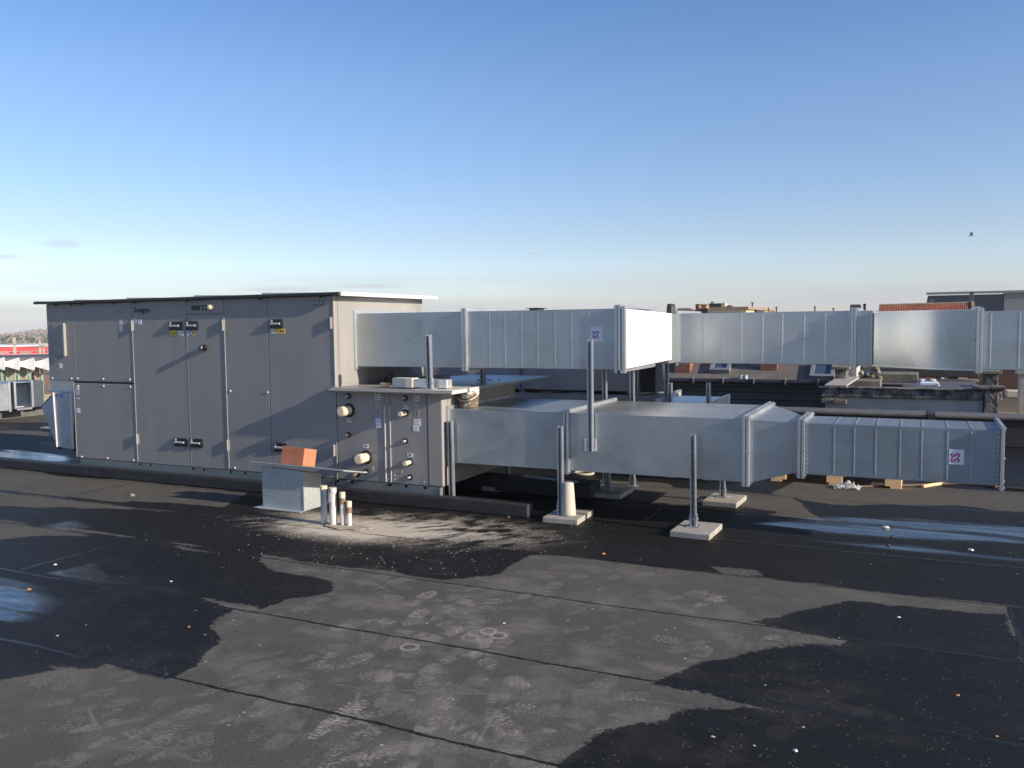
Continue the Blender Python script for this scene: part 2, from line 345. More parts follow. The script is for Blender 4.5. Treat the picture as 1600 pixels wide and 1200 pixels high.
def foot(cx, cy, ang, st, kind=0, size=1.):
    sel = (np.abs(gx-cx) < .22) & (np.abs(gy-cy) < .22)
    x_, y_ = gx[sel], gy[sel]; c, s_ = math.cos(ang), math.sin(ang)
    u = ((x_-cx)*c+(y_-cy)*s_)/size; v = (-(x_-cx)*s_+(y_-cy)*c)/size
    w = .040+.012*np.sin((u+.02)/.15*2.2); w = np.where(np.abs(u) < .145, w*np.sqrt(np.clip(1-(u/.147)**6, 0, 1)), 0)
    ins = np.clip((w-np.abs(v))/.006, 0, 1)
    arch = 1-np.exp(-((u+.025)/.022)**2)
    if kind == 0:    # lug sole: chevrons and heel rings
        bars = np.where(np.abs(v) > .6*w, np.sin(u*2*math.pi/.03+1) > 0, np.sin((np.hypot(u-.07, v))*2*math.pi/.021) > .1)
        bars = np.where(u < -.05, np.sin(np.hypot(u+.09, v)*2*math.pi/.02) > .15, bars)
    elif kind == 1: bars = np.sin((u+.5*np.abs(v))*2*math.pi/.017) > 0
    else: bars = .45+.45*(np.sin((u+.4*v)*2*math.pi/.013+3*vnoise(x_, y_, 20, 2, 4)) > 0)
    pn = np.clip(vnoise(x_, y_, 17, 4, int(abs(cx*991+cy*77)) % 999)*4.2-1.25, 0, 1)*np.clip(1.2+(u+.3*v*(1 if cx > -2.4 else -1))*(4 if cy > 3.6 else -4), .25, 1)
    PR[sel] = np.maximum(PR[sel], ins*arch*bars*pn*st)
F_ = [(660, 935, 70, .9, 0), (648, 965, 75, 1., 0), (590, 978, 60, .7, 0), (695, 992, 60, .85, 0), (690, 958, 75, .7, 0), (545, 1035, 50, .8, 0), (750, 1012, 80, 1., 1), (757, 1047, 85, .8, 0),
      (600, 1065, 100, .75, 2), (820, 1075, 120, .65, 2), (775, 1100, 80, .6, 1), (745, 945, 140, .7, 2), (535, 1115, 60, .9, 0), (520, 1130, 65, 1., 0), (660, 1150, 82, .8, 2), (650, 1180, 80, .6, 2), (790, 1135, 120, .6, 0),
      (550, 1160, 55, .6, 0), (445, 1080, 50, .45, 0), (440, 1105, 40, .5, 1), (400, 1110, 70, .4, 2), (350, 1070, 60, .35, 0), (455, 955, 40, .4, 0), (505, 1020, 50, .35, 2), (400, 1060, 30, .35, 1), (1110, 940, 40, .85, 1), (1075, 930, 30, .5, 0),
      (1195, 1005, 45, .6, 0), (1090, 1025, 60, .4, 2), (980, 1000, 140, .3, 1), (830, 925, 60, .35, 0), (725, 1025, 20, .6, 1), (880, 1120, 120, .3, 2), (1180, 1110, 30, .35, 0), (560, 1190, 20, .8, 0), (590, 1175, 25, .7, 1),
      (170, 1130, 30, .6, 1), (200, 1150, 40, .45, 0), (280, 1120, 50, .4, 2), (230, 1170, 60, .4, 0), (130, 1090, 35, .3, 2), (610, 912, 50, .45, 0), (580, 915, 120, .4, 1), (700, 935, 30, .4, 2), (1315, 1105, 140, .4, 2), (1360, 1115, 150, .45, 1), (1290, 1070, 160, .3, 2), (940, 905, 30, .35, 1), (880, 985, 20, .35, 2)]
for px, py, a, st, k in F_:
    q = at(px, py, 'z', 0); foot(q[0], q[1], R(a)+YAW, st*.9, k)
r9 = np.random.default_rng(5)
for i in range(190):
    px = r9.normal(660, 260) if i % 3 else r9.uniform(60, 1250); py = r9.uniform(885, 1198); q = at(px, py, 'z', 0)
    foot(q[0], q[1], r9.normal(1.1, .8)+(3.14 if r9.random() < .4 else 0), r9.uniform(.12, .6 if 480 < px < 850 else .36), int(r9.choice([0, 0, 1, 2])), r9.uniform(.88, 1.06))
def ring(px, py, r, st, w=.004):
    q = at(px, py, 'z', 0); d = np.abs(np.hypot(gx-q[0], gy-q[1])-r)
    np.maximum(PR, np.clip(1.4-d/w, 0, 1)*st*np.clip(nf*2.6, .3, 1), out=PR)
for a in [(640, 1011, .042, 1.), (763, 986, .040, .9), (779, 993, .040, 1.), (746, 990, .044, .6), (735, 996, .042, .6)]: ring(*a, w=.0075)
ring(1217, 1087, .05, .42, .006)
def scratch(p0, p1, st, w=.004, bend=0):
    a = at(*p0, 'z', 0); b = at(*p1, 'z', 0); dx, dy = b[0]-a[0], b[1]-a[1]; t = np.clip(((gx-a[0])*dx+(gy-a[1])*dy)/(dx*dx+dy*dy), 0, 1)
    d = np.hypot(gx-a[0]-t*dx-bend*np.sin(t*math.pi)*dy, gy-a[1]-t*dy+bend*np.sin(t*math.pi)*dx)
    np.maximum(PR, np.clip(1.2-d/w, 0, 1)*st*np.clip(nf*3-.6, .1, 1), out=PR)
scratch((560, 1083), (592, 1145), .6, .006, .1); scratch((770, 1120), (745, 1162), .5, .006); scratch((385, 1048), (560, 1075), .35, .004); scratch((600, 1077), (810, 1087), .4, .004)
scratch((1236, 992), (1240, 1060), .3, .006); scratch((686, 1082), (706, 1062), .4, .004); scratch((706, 1070), (760, 1084), .35, .005); scratch((1000, 1094), (1080, 1103), .3, .005); scratch((140, 1110), (150, 1135), .5, .006)
scratch((190, 1145), (310, 1190), .4, .006); scratch((575, 905), (610, 925), .4, .006)
sm_ = np.clip(vnoise(gx*1.2+gy*.6, gy*1.6-gx*.4, 3.4, 4, 21)*3.6-2.0, 0, 1)*.26*blob(-2.4, 3.9, 2.9, 1.7, 4)
PR = np.clip(np.maximum(PR, sm_), 0, 1)
# sheet overlaps: a few millimetres of step at each seam
gz = np.zeros(gx.shape)
for s_ in SEAMS:
    t = gy-s_+seamw; gz += np.where((t > -.045) & (t < 0), .003*(t+.045)/.045, 0)
nx, ny = len(xs), len(ys)
me = bpy.data.meshes.new('rooftop'); co = np.stack([gx, gy, gz], 1).astype(np.float32)
idx = np.arange(nx*ny).reshape(ny, nx); q = np.stack([idx[:-1, :-1], idx[:-1, 1:], idx[1:, 1:], idx[1:, :-1]], -1).reshape(-1, 4)
me.vertices.add(nx*ny); me.vertices.foreach_set('co', co.ravel()); me.loops.add(q.size); me.loops.foreach_set('vertex_index', q.ravel().astype(np.int32))
me.polygons.add(len(q)); me.polygons.foreach_set('loop_start', np.arange(0, q.size, 4, dtype=np.int32))
me.update(calc_edges=True); me.validate()
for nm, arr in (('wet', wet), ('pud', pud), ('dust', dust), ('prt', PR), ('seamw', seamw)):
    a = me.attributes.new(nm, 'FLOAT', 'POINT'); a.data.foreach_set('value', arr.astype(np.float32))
rm = bpy.data.materials.new('mineral_bitumen_felt'); rm.use_nodes = True
n = rm.node_tree.nodes; l = rm.node_tree.links; B = n['Principled BSDF']
def attr(k):
    a = n.new('ShaderNodeAttribute'); a.attribute_name = k; return a.outputs['Fac']
def mth(op, a, b=None, c=None, clamp=False):
    x = n.new('ShaderNodeMath'); x.operation = op; x.use_clamp = clamp
    for i, v in enumerate((a, b, c)):
        if v is None: continue
        if isinstance(v, (int, float)): x.inputs[i].default_value = v
        else: l.new(v, x.inputs[i])
    return x.outputs[0]
def noise(scale, det=4, ro=.5, vec=None):
    x = n.new('ShaderNodeTexNoise'); x.inputs['Scale'].default_value = scale; x.inputs['Detail'].default_value = det; x.inputs['Roughness'].default_value = ro
    l.new(vec or geo.outputs['Position'], x.inputs[0]); return x.outputs['Fac']
def mixc(f, a, b):
    x = n.new('ShaderNodeMixRGB')
    if isinstance(f, (int, float)): x.inputs[0].default_value = f
    else: l.new(f, x.inputs[0])
    for i, v in ((1, a), (2, b)):
        if isinstance(v, tuple): x.inputs[i].default_value = v+(1,)
        else: l.new(v, x.inputs[i])
    return x.outputs[0]
geo = n.new('ShaderNodeNewGeometry'); sp = n.new('ShaderNodeSeparateXYZ'); l.new(geo.outputs['Position'], sp.inputs[0])
grain = noise(170, 3, .75); gr2 = noise(38, 5, .65); big = noise(1.3, 5, .6)
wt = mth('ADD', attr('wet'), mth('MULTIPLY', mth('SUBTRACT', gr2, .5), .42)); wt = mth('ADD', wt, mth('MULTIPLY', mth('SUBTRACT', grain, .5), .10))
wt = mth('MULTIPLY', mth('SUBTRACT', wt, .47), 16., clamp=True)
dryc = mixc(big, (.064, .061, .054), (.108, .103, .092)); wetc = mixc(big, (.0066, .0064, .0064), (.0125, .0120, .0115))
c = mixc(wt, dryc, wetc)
gfac = mth('MULTIPLY_ADD', grain, 3.8, -.9); gm = n.new('ShaderNodeMixRGB'); gm.blend_type = 'MULTIPLY'; gm.inputs[0].default_value = 1
cmb = n.new('ShaderNodeCombineXYZ'); [l.new(gfac, cmb.inputs[i]) for i in range(3)]; l.new(c, gm.inputs[1]); l.new(cmb.outputs[0], gm.inputs[2]); c = gm.outputs[0]
# pale mineral granules
vo = n.new('ShaderNodeTexVoronoi'); vo.inputs['Scale'].default_value = 75; l.new(geo.outputs['Position'], vo.inputs[0])
vb = n.new('ShaderNodeSeparateColor'); l.new(vo.outputs['Color'], vb.inputs[0])
spk = mth('MULTIPLY', mth('GREATER_THAN', vb.outputs[0], .955), mth('LESS_THAN', vo.outputs['Distance'], .32)); c = mixc(mth('MULTIPLY', spk, .45), c, (.25, .24, .22))
vo2 = n.new('ShaderNodeTexVoronoi'); vo2.inputs['Scale'].default_value = 26; l.new(geo.outputs['Position'], vo2.inputs[0])
vb2 = n.new('ShaderNodeSeparateColor'); l.new(vo2.outputs['Color'], vb2.inputs[0])
dn = mth('MULTIPLY_ADD', attr('dust'), .35, .015)
spk2 = mth('MULTIPLY', mth('GREATER_THAN', mth('ADD', vb2.outputs[1], dn), 1.0), mth('LESS_THAN', vo2.outputs['Distance'], .16)); c = mixc(mth('MULTIPLY', spk2, .8), c, (.55, .53, .48))
du = mth('MULTIPLY', mth('SUBTRACT', attr('dust'), mth('MULTIPLY', wt, .05)), mth('MULTIPLY_ADD', gr2, 1.9, -.05), clamp=True)
spk3 = mth('MULTIPLY', mth('GREATER_THAN', mth('MULTIPLY_ADD', attr('dust'), .30, vb.outputs[2]), 1.02), mth('LESS_THAN', vo.outputs['Distance'], .42)); c = mixc(mth('MULTIPLY', spk3, .8), c, (.62, .56, .46)); c = mixc(mth('MINIMUM', du, .9), c, (.60, .53, .42))
pr = mth('MULTIPLY', mth('MULTIPLY', attr('prt'), mth('SUBTRACT', 1.0, mth('MULTIPLY', wt, .78))), mth('MULTIPLY_ADD', gr2, 1.5, 0.1)); c = mixc(mth('MULTIPLY', pr, .85, clamp=True), c, (.42, .39, .345))
# seams
ysh = mth('ADD', sp.outputs['Y'], attr('seamw')); ln = noise(9, 4, .6)
sacc = None
for s_ in SEAMS:
    d = mth('ABSOLUTE', mth('SUBTRACT', ysh, s_)); sacc = d if sacc is None else mth('MINIMUM', sacc, d)
wdt = mth('MULTIPLY_ADD', mth('MULTIPLY', ln, gr2), .044, .0)
ex = None
for x0, y0, y1 in [(-5.42, 3.68, 5.4), (.475, 4.53, 5.42), (-7.4, 5.42, 6.3), (-2.0, 6.31, 7.2), (-9.3, 2.8, 3.65)]:
    d = mth('ABSOLUTE', mth('SUBTRACT', mth('MULTIPLY_ADD', mth('SUBTRACT', noise(2.2), .5), .08, sp.outputs['X']), x0))
    d = mth('ADD', d, mth('MULTIPLY', mth('GREATER_THAN', mth('ABSOLUTE', mth('SUBTRACT', sp.outputs['Y'], (y0+y1)/2)), (y1-y0)/2), 9)); sacc = mth('MINIMUM', sacc, d)
sm = mth('LESS_THAN', sacc, wdt); c = mixc(mth('MULTIPLY', sm, .92), c, (.008, .008, .009))
l.new(c, B.inputs['Base Color'])
pd = attr('pud')
ro = mth('SUBTRACT', .88, mth('MULTIPLY', wt, .30)); ro = mth('SUBTRACT', ro, mth('MULTIPLY', sm, .3))
pk = mth('MULTIPLY', mth('SUBTRACT', mth('ADD', pd, mth('MULTIPLY', mth('SUBTRACT', gr2, .5), .5)), .28), 1.8, clamp=True)
ro = mth('MULTIPLY_ADD', mth('SUBTRACT', .16, ro), pk, ro); l.new(ro, B.inputs['Roughness'])
l.new(mth('MULTIPLY_ADD', pk, .5, mth('MULTIPLY_ADD', wt, .04, .16)), B.inputs['Specular IOR Level'])
bp = n.new('ShaderNodeBump'); bp.inputs['Strength'].default_value = 1
l.new(mth('MULTIPLY', mth('SUBTRACT', 1.0, mth('MULTIPLY', pk, .97)), .0032), bp.inputs['Distance'])
l.new(mth('ADD', grain, mth('MULTIPLY', gr2, 1.2)), bp.inputs['Height'])
wm = n.new('ShaderNodeMapping'); wm.inputs['Scale'].default_value = (.8, 2.6, 1); l.new(geo.outputs['Position'], wm.inputs[0]); wrk = noise(2.2, 3, .5, wm.outputs[0])
bp2 = n.new('ShaderNodeBump'); bp2.inputs['Strength'].default_value = 1; bp2.inputs['Distance'].default_value = .012; l.new(wrk, bp2.inputs['Height']); l.new(bp2.outputs[0], bp.inputs['Normal'])
l.new(bp.outputs[0], B.inputs['Normal'])
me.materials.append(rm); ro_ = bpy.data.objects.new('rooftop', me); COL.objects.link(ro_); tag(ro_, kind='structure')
# the roof deck under the felt
solo('roof_deck', None, None, MB().box(-16, 10, -8, 12.9, -8, -.02), mat('deck_side', (.2, .18, .16), .9), kind='structure')

# ------------------------------------------------------------------ ground, hills
GZ = -8.0
gm_ = mat('city_ground', (.12, .115, .10), .95, 0, .35, .03, col2=(.07, .085, .045), c2scale=.01, c2pos=(.45, .6))
solo('ground', None, None, MB().add([(-2000, -2000, GZ-.02), (2000, -2000, GZ-.02), (2000, 2000, GZ-.02), (-2000, 2000, GZ-.02)], [(0, 1, 2, 3)]), gm_, kind='structure')

# ================================================================== AIR HANDLING UNIT
YF = 6.47; YB = 8.04; XL, XR = -8.861, -4.904; ZB, ZT = .183, 1.893
ahu = Thing('air_handling_unit', 'long dark grey air handling cabinet with doors and black latches under a flat sheet roof', 'air handler', (-6.9, YF, .1))
ahu.part('cabinet', MB().box(-8.45, XR, YF+.012, YB, ZB, ZT).box(XL, -8.45, YF+.012, YB, 1.037, ZT).box(-8.465, -7.52, YF+.004, YF+.02, 1.019, 1.037, 1), [PAINT, DARKTRIM], bevel=.004)
# front panels
G = .0035
def fpanel(name, x0, x1, z0, z1, label=None):
    return ahu.part(name, MB().box(x0+G, x1-G, YF-.002, YF+.0118, z0+G, z1-G), PAINT, bevel=.003, label=label)
PX = [XL, -7.517, -6.742, -6.239, -5.686, XR]
p_ul = fpanel('access_panel', PX[0], PX[1], 1.037, ZT)
p_ll = fpanel('access_panel', -8.465, PX[1], ZB, 1.019)
d1 = fpanel('door', PX[1], PX[2], ZB, ZT)
cp = fpanel('control_panel', PX[2], PX[3], 1.745, ZT)
d2 = fpanel('door', PX[2], PX[3], ZB, 1.745)
d3 = fpanel('door', PX[3], PX[4], ZB, ZT)
d4 = fpanel('door', PX[4], PX[5]-.005, ZB, ZT)
# bright folded edges that catch the low sun (raised strip of real metal)
ahu.part('edge_strip', MB().box(-6.239-.004, -6.239+.006, YF-.008, YF+.002, .20, 1.73), PAINT2)
ahu.part('edge_strip', MB().box(XR-.012, XR+.004, YF-.006, YF+.02, ZB, ZT), PAINT2, bevel=.002)
ahu.part('edge_strip', MB().box(-8.467, -8.460, YF-.006, YF+.01, ZB+.01, 1.015), PAINT2)
ahu.part('edge_strip', MB().box(PX[1]-.004, PX[1]+.004, YF-.007, YF, ZB+.01, 1.72), PAINT2)
ahu.part('edge_strip', MB().box(PX[2]-.0015, PX[2]+.0015, YF-.004, YF, ZB+.01, ZT-.01), PAINT2)
# thin upper left cover plate with a bright edge
q0 = at(83, 506, 'y', YF); q1 = at(101, 506, 'y', YF); q2 = at(103, 556, 'y', YF)
ahu.part('cover_plate', MB().box(q0[0], q1[0]+.02, YF-.016, YF-.002, q2[2], q0[2]).box(q1[0]-.004, q1[0]+.022, YF-.035, YF-.016, q2[2]-.005, q0[2]+.005, 1), [PAINT, PAINT2], bevel=.002)
ahu.part('edge_strip', MB().box(q1[0]+.14, q1[0]+.146, YF-.003, YF, 1.05, ZT-.1), PAINT2)
# end face frame
ahu.part('end_panel', MB().box(XR+.0003, XR+.006, YF+.06, YB-.05, 1.07, ZT-.01), PAINT, bevel=.002)
# screws
def screw(px, py, y=YF-.002, th=ahu, par=None):
    q = at(px, py, 'y', y); th.part('screw', MB().tube((q[0], y, q[2]), (q[0], y-.008, q[2]), .011, .008, 10), LGREY, parent=par)
for a, par in [((82, 591), p_ul), ((112, 591.5), p_ul), ((121.5, 591.5), p_ul), ((161.5, 592), p_ul), ((203, 593), p_ul), ((122, 603), p_ll), ((162, 603), p_ll), ((204, 604.5), p_ll), ((128, 713.5), p_ll), ((168, 716), p_ll), ((209, 719), p_ll), ((360, 611), d3), ((418, 613), d3), ((367, 731), d3), ((83, 510), p_ul), ((84, 543), p_ul)]:
    screw(*a, par=par)
# latches: black plate with a light swivelling bar
def latch(px, py, door, flip=1):
    q = at(px, py, 'y', YF); x, z = q[0], q[2]; w = at(px+10, py, 'y', YF)[0]-x
    pl = ahu.part('latch', MB().box(x-w, x+w, YF-.012, YF-.002, z-.044, z+.044).box(x-w+.012, x+w-.012, YF-.017, YF-.012, z-.034, z+.034), BLK, parent=door, bevel=.003)
    ahu.part('latch_handle', MB().tube((x-w*.62, YF-.017, z+.002), (x-w*.62, YF-.026, z+.002), .014, n=12).box(x-w*.75, x+w*.72, YF-.030, YF-.020, z-.008, z+.010).tube((x-w*.62, YF-.017, z+.030), (x-w*.62, YF-.024, z+.030), .009, n=8), LGREY, parent=pl, bevel=.003)
for a in [(274.6, 509.3, d1), (300.7, 508.8, d2), (283, 690.9, d1), (307.7, 692.2, d2), (432.6, 506, d4), (438.6, 699, d4)]: latch(*a)
# hinges: leaves standing off the face, casting long grazing shadows
def hinge(px, py, door, side=1):
    q = at(px, py, 'y', YF); x, z = q[0], q[2]
    ahu.part('hinge', MB().tube((x, YF-.014, z-.055), (x, YF-.014, z+.055), .010, n=10).box(x-.018, x+.018, YF-.010, YF-.002, z-.05, z+.05), PAINT2, parent=door)
for a in [(207.5, 509, d1), (215.5, 686, d1), (349.5, 508, d2), (357, 695.5, d2), (518, 504.5, d4), (523, 703.5, d4)]: hinge(*a)
# control panel
q = at(306, 481, 'y', YF)
ahu.part('display', MB().box(q[0]-.052, q[0]+.052, YF-.010, YF-.002, q[2]-.024, q[2]+.024), BLK, parent=cp, bevel=.002)
for i in range(3):
    for j in range(2):
        b_ = at(317+i*5, 478.2+j*5.2, 'y', YF)
        ahu.part('button', MB().tube((b_[0], YF-.002, b_[2]), (b_[0], YF-.010, b_[2]), .010, n=10), BLK, parent=cp)
b_ = at(332, 480, 'y', YF)
ahu.part('dial', MB().tube((b_[0], YF-.002, b_[2]), (b_[0], YF-.05, b_[2]), .028, .024, 20).tube((b_[0], YF-.05, b_[2]), (b_[0], YF-.056, b_[2]), .018, .010, 16), CAP, parent=cp)
b_ = at(320.5, 543.5, 'y', YF)
sw = ahu.part('rotary_switch', MB().tube((b_[0], YF-.002, b_[2]), (b_[0], YF-.03, b_[2]), .034, .03, 20).tube((b_[0], YF-.03, b_[2]), (b_[0], YF-.06, b_[2]), .02, .02, 14).box(b_[0]-.009, b_[0]+.009, YF-.068, YF-.04, b_[2]-.026, b_[2]+.026), BLK, parent=d2)
ahu.part('switch_grip', MB().box(b_[0]-.002, b_[0]+.016, YF-.066, YF-.05, b_[2]-.008, b_[2]+.016), LGREY, parent=sw)
# lettering
q = at(222, 484.5, 'y', YF)
ahu.part('lettering', text_mb('Swegon', .078, q[0], YF-.0035, q[2], bold=.0035, xs=.96), INK, parent=d1)
q = at(236.5, 478.5, 'y', YF); ahu.part('trademark_dot', MB().tube((q[0], YF-.002, q[2]), (q[0], YF-.0036, q[2]), .006, n=10), INK, parent=d1)
q = at(496.8, 473.3, 'y', YF)
bd = ahu.part('badge', MB().box(q[0]-.062, q[0]+.062, YF-.006, YF-.002, q[2]-.024, q[2]+.024), INK, parent=d4)
ahu.part('lettering', text_mb('GOLD', .045, q[0], YF-.0075, q[2], bold=.0006), SILV, parent=bd)
# stickers
def sticker(th, px, py, w, h, mats, y, par=None, lines=3, hdr=False, lm=None):
    q = at(px, py, 'y', y); x, z = q[0], q[2]; mb = MB().box(x-w/2, x+w/2, y-.0016, y-.0002, z-h/2, z+h/2)
    for i in range(lines):
        zz = z+h/2-(i+.8)*h/(lines+.6); ww = w*(.36 if i % 2 == 0 else .24)
        mb.box(x-w*.40, x-w*.40+ww*2, y-.0022, y-.0016, zz-h*.035, zz+h*.035, 1)
    return th.part('sticker', mb, mats, parent=par)
st = lambda *a, **k: sticker(ahu, *a, **k)
st(188, 484, .045, .085, [GINK, INK], YF-.002, par=p_ul, lines=5); st(188.3, 503.5, .05, .055, [LGREY, GINK], YF-.002, par=p_ul, lines=3); st(189.2, 513.5, .05, .05, [WHT, GINK], YF-.002, par=p_ul, lines=3)
st(211.3, 501, .05, .05, [BLU, GINK], YF-.002, par=d1, lines=3); st(218.6, 503, .05, .05, [WHT, GINK], YF-.002, par=d1, lines=3)
st(87.5, 562, .05, .05, [GINK, LGREY], YF-.002, par=p_ul, lines=3); st(95, 571.5, .05, .055, [WHT, LGREY], YF-.002, par=p_ul, lines=0)
st(121, 607, .055, .045, [WHT, GINK], YF-.002, par=p_ll, lines=3); st(121, 614, .055, .045, [BLU, GINK], YF-.002, par=p_ll, lines=3); st(122.5, 641.3, .055, .055, [WHT, LGREY], YF-.002, par=p_ll, lines=0); st(122, 622.5, .05, .012, [WHT, LGREY], YF-.002, par=p_ll, lines=0)
def label_row(px0, px1, py, h, colm, txt, par, tm=INK):
    a = at(px0, py, 'y', YF); b = at(px1, py, 'y', YF)
    s_ = ahu.part('warning_label', MB().box(a[0], b[0], YF-.0036, YF-.002, a[2]-h/2, a[2]+h/2), colm, parent=par)
    ahu.part('pictogram', txt((a[0]+b[0])/2, (a[2]+b[2])/2, b[0]-a[0]), tm, parent=s_)
def pict(x, z, w):
    mb = MB(); y0, y1 = YF-.0046, YF-.0036
    mb.prism([(x-w*.05, z-.010), (x+w*.18, z-.010), (x+w*.06, z+.012)], 'y', y0, y1); mb.tube((x+w*.32, y1, z), (x+w*.32, y0, z), .009, n=12); mb.box(x-w*.4, x-w*.15, y0, y1, z-.003, z+.003); return mb
label_row(265.5, 277.5, 520.5, .05, YEL, pict, d1); label_row(278.2, 287, 520.6, .046, WHT, pict, d1, GINK)
label_row(291.8, 295.5, 520.6, .046, WHT, pict, d2, GINK); label_row(296, 299, 520.6, .046, BLUE, pict, d2, WHT); label_row(300, 303.5, 520.6, .046, YEL, pict, d2)
label_row(424, 429.5, 517.5, .046, WHT, pict, d4, GINK); label_row(430.5, 445.5, 517.3, .05, YEL, pict, d4)
# roof: dark front fascia, overlapping sheets with pale upturned edges
ahu.part('roof_fascia', MB().box(-9.0, -4.80, YF-.055, YF-.035, 1.893, 1.921), DARKTRIM, bevel=.003)
edges = [-9.0, -8.36, -7.55, -6.6, -5.72, -4.80]
for i in range(5):
    a, b = edges[i], edges[i+1]+(.05 if i < 4 else 0)
    mb = MB(); y0, y1 = YF-.034, YB+.1
    zl, zr = 1.934-.004*i*0, 1.930
    h0, h1 = .034, .012
    mb.hexa([(a, y0, 1.897), (b, y0, 1.897), (b, y1, 1.897), (a, y1, 1.897)], [(a, y0, 1.897+h0+.002*i), (b, y0, 1.897+h1+.002*i), (b, y1, 1.897+h1+.002*i), (a, y1, 1.897+h0+.002*i)])
    ahu.part('roof_sheet', mb, ROOFM, bevel=.003)
ahu.part('roof_edge', MB().box(-4.80, -4.775, YF-.05, YB+.11, 1.885, 1.924), ROOFM, bevel=.004)
for px in (86, 110, 125, 175, 210, 292, 405, 500):
    q = at(px, 478, 'y', YF-.04); ahu.part('clip', MB().box(q[0]-.008, q[0]+.008, YF-.05, YF-.02, 1.872, 1.893), DARKTRIM)
# galvanised base frame with half-round notches
def base_frame(th, x0, x1, holes):
    # C-section with bottom lip; notched by building the web around the holes
    y0 = YF-.012; z0, z1 = .106, ZB-.003; mb = MB(); xs_ = [x0]; 
    for h in sorted(holes):
        c, r = h; mb.box(xs_[-1], c-r, y0, y0+.004, z0, z1); k = 8
        pts = [(c+r*math.cos(math.pi*(1+j/k)), z1+r*math.sin(math.pi*(1+j/k))*.95) for j in range(k+1)]
        for j in range(k):
            (xa, za), (xb, zb) = pts[j], pts[j+1]; mb.hexa([(xa, y0, z0), (xb, y0, z0), (xb, y0+.004, z0), (xa, y0+.004, z0)], [(xa, y0, za), (xb, y0, zb), (xb, y0+.004, zb), (xa, y0+.004, za)])
        xs_.append(c+r)
    mb.box(xs_[-1], x1, y0, y0+.004, z0, z1); mb.box(x0, x1, y0-.012, y0, z0, z0+.005); mb.box(x0, x1, y0+.05, y0+.055, z0, z1, 1); mb.box(x0, x1, y0+.004, y0+.05, z1-.004, z1)
    th.part('base_frame', mb, [GALV_F, RUBBER])
hl = [(at(p, y, 'y', YF)[0], .026) for p, y in ((220, 727), (236, 728), (303, 734), (320, 735.5), (362, 738), (363+21, 740), (500, 748))]
base_frame(ahu, -8.40, -4.92, hl)
ahu.part('base_frame', MB().box(-8.3, -4.9, 7.5, 7.56, .106, ZB), GALV)
ahu.part('lifting_bracket', MB().box(-4.93, -4.86, YF-.03, YF-.008, 1.012, 1.05).tube((-4.9, YF-.035, 1.035), (-4.9, YF-.005, 1.035), .012, n=10), PAINT2, bevel=.003)

# ---------------------------------------------------------------- coil cabinet
CX = -3.768; CT = 1.027
coil = Thing('coil_cabinet', 'lower grey coil cabinet with capped pipe stubs and OUT and IN labels on its front', 'coil cabinet', (-4.35, YF, .1))
coil.part('cabinet', MB().box(XR+.008, CX, YF+.012, 7.98, ZB, CT).box(XR+.008, CX-.03, YF+.3, 8.0, ZB+.001, CT-.001), PAINT, bevel=.012)
s1 = at(601.5, 650, 'y', YF)[0]; s2 = at(610, 650, 'y', YF)[0]; s3 = at(667.5, 650, 'y', YF)[0]
cpL = coil.part('front_panel', MB().box(XR+.012, s1-.003, YF-.002, YF+.0118, ZB+.004, CT-.006), PAINT, bevel=.003)
cpM = coil.part('joint_strip', MB().box(s1, s2-.003, YF-.003, YF+.0118, ZB+.004, CT-.006).box(s1-.004, s1+.005, YF-.010, YF-.002, ZB+.01, CT-.14, 1).box(s2-.005, s2+.001, YF-.008, YF-.002, ZB+.01, CT-.14, 1), [PAINT, ROOFM], bevel=.001)
cpR = coil.part('front_panel', MB().box(s2, s3-.002, YF-.002, YF+.0118, ZB+.004, CT-.006), PAINT, bevel=.003)
coil.part('corner_post', MB().box(s3+.002, CX+.004, YF-.004, YF+.10, ZB+.002, CT-.004), PAINT2, bevel=.012)
coil.part('lid', MB().box(XR+.02, -3.60, YF-.115, 8.35, 1.036, 1.044).box(XR+.02, -3.60, YF-.12, YF-.112, 1.012, 1.044).tube((XR+.02, YF-.117, 1.024), (-3.60, YF-.117, 1.024), .013, n=12), PAINT2, bevel=.002)
coil.part('lid_edge', MB().box(-3.60, -3.592, YF-.12, 6.84, 1.016, 1.049).box(-4.0, -3.6, YF-.11, 6.84, 1.0441, 1.048), ROOFM, bevel=.002)
coil.part('lid_edge', MB().box(-3.60, -3.592, 6.85, 8.5, 1.028, 1.052).box(-4.6, -3.6, 6.85, 8.5, 1.045, 1.051), GALV, bevel=.002)
# upright strip with holes at the rear of the lid
coil.part('cover_rail', MB().box(-4.5, -4.49, 6.9, 7.9, 1.051, 1.10), PAINT2)
for px, py in ((738, 606), (766, 597), (780, 596), (745, 603)):
    q = at(px, py-3, 'z', 1.052); coil.part('screw', MB().tube((q[0], q[1], 1.051), (q[0], q[1], 1.058), .012, n=10), RUBBER)
def stub(px, py, rc, rp, ln, m_, par, ring_=True):
    q = at(px, py, 'y', YF); x, z = q[0], q[2]
    g_ = coil.part('pipe_grommet', MB().tube((x, YF-.002, z), (x, YF-.012, z), rc, rc*.96, 24), RUBBER, parent=par, bevel=.002)
    mb = MB().tube((x, YF-.011, z), (x, YF-.011-ln, z), rp, rp, 24)
    if rp > .03: mb.tube((x, YF-.011-ln*.45, z), (x, YF-.011-ln*1.02, z), rp*1.10, rp*1.06, 24).tube((x, YF-.011-ln*1.02, z), (x, YF-.011-ln*1.05, z), rp*.9, rp*.85, 24)
    else: mb.tube((x, YF-.011-ln*.6, z), (x, YF-.011-ln*1.02, z), rp*1.12, rp*1.12, 16)
    coil.part('pipe_stub', mb, m_, parent=g_)
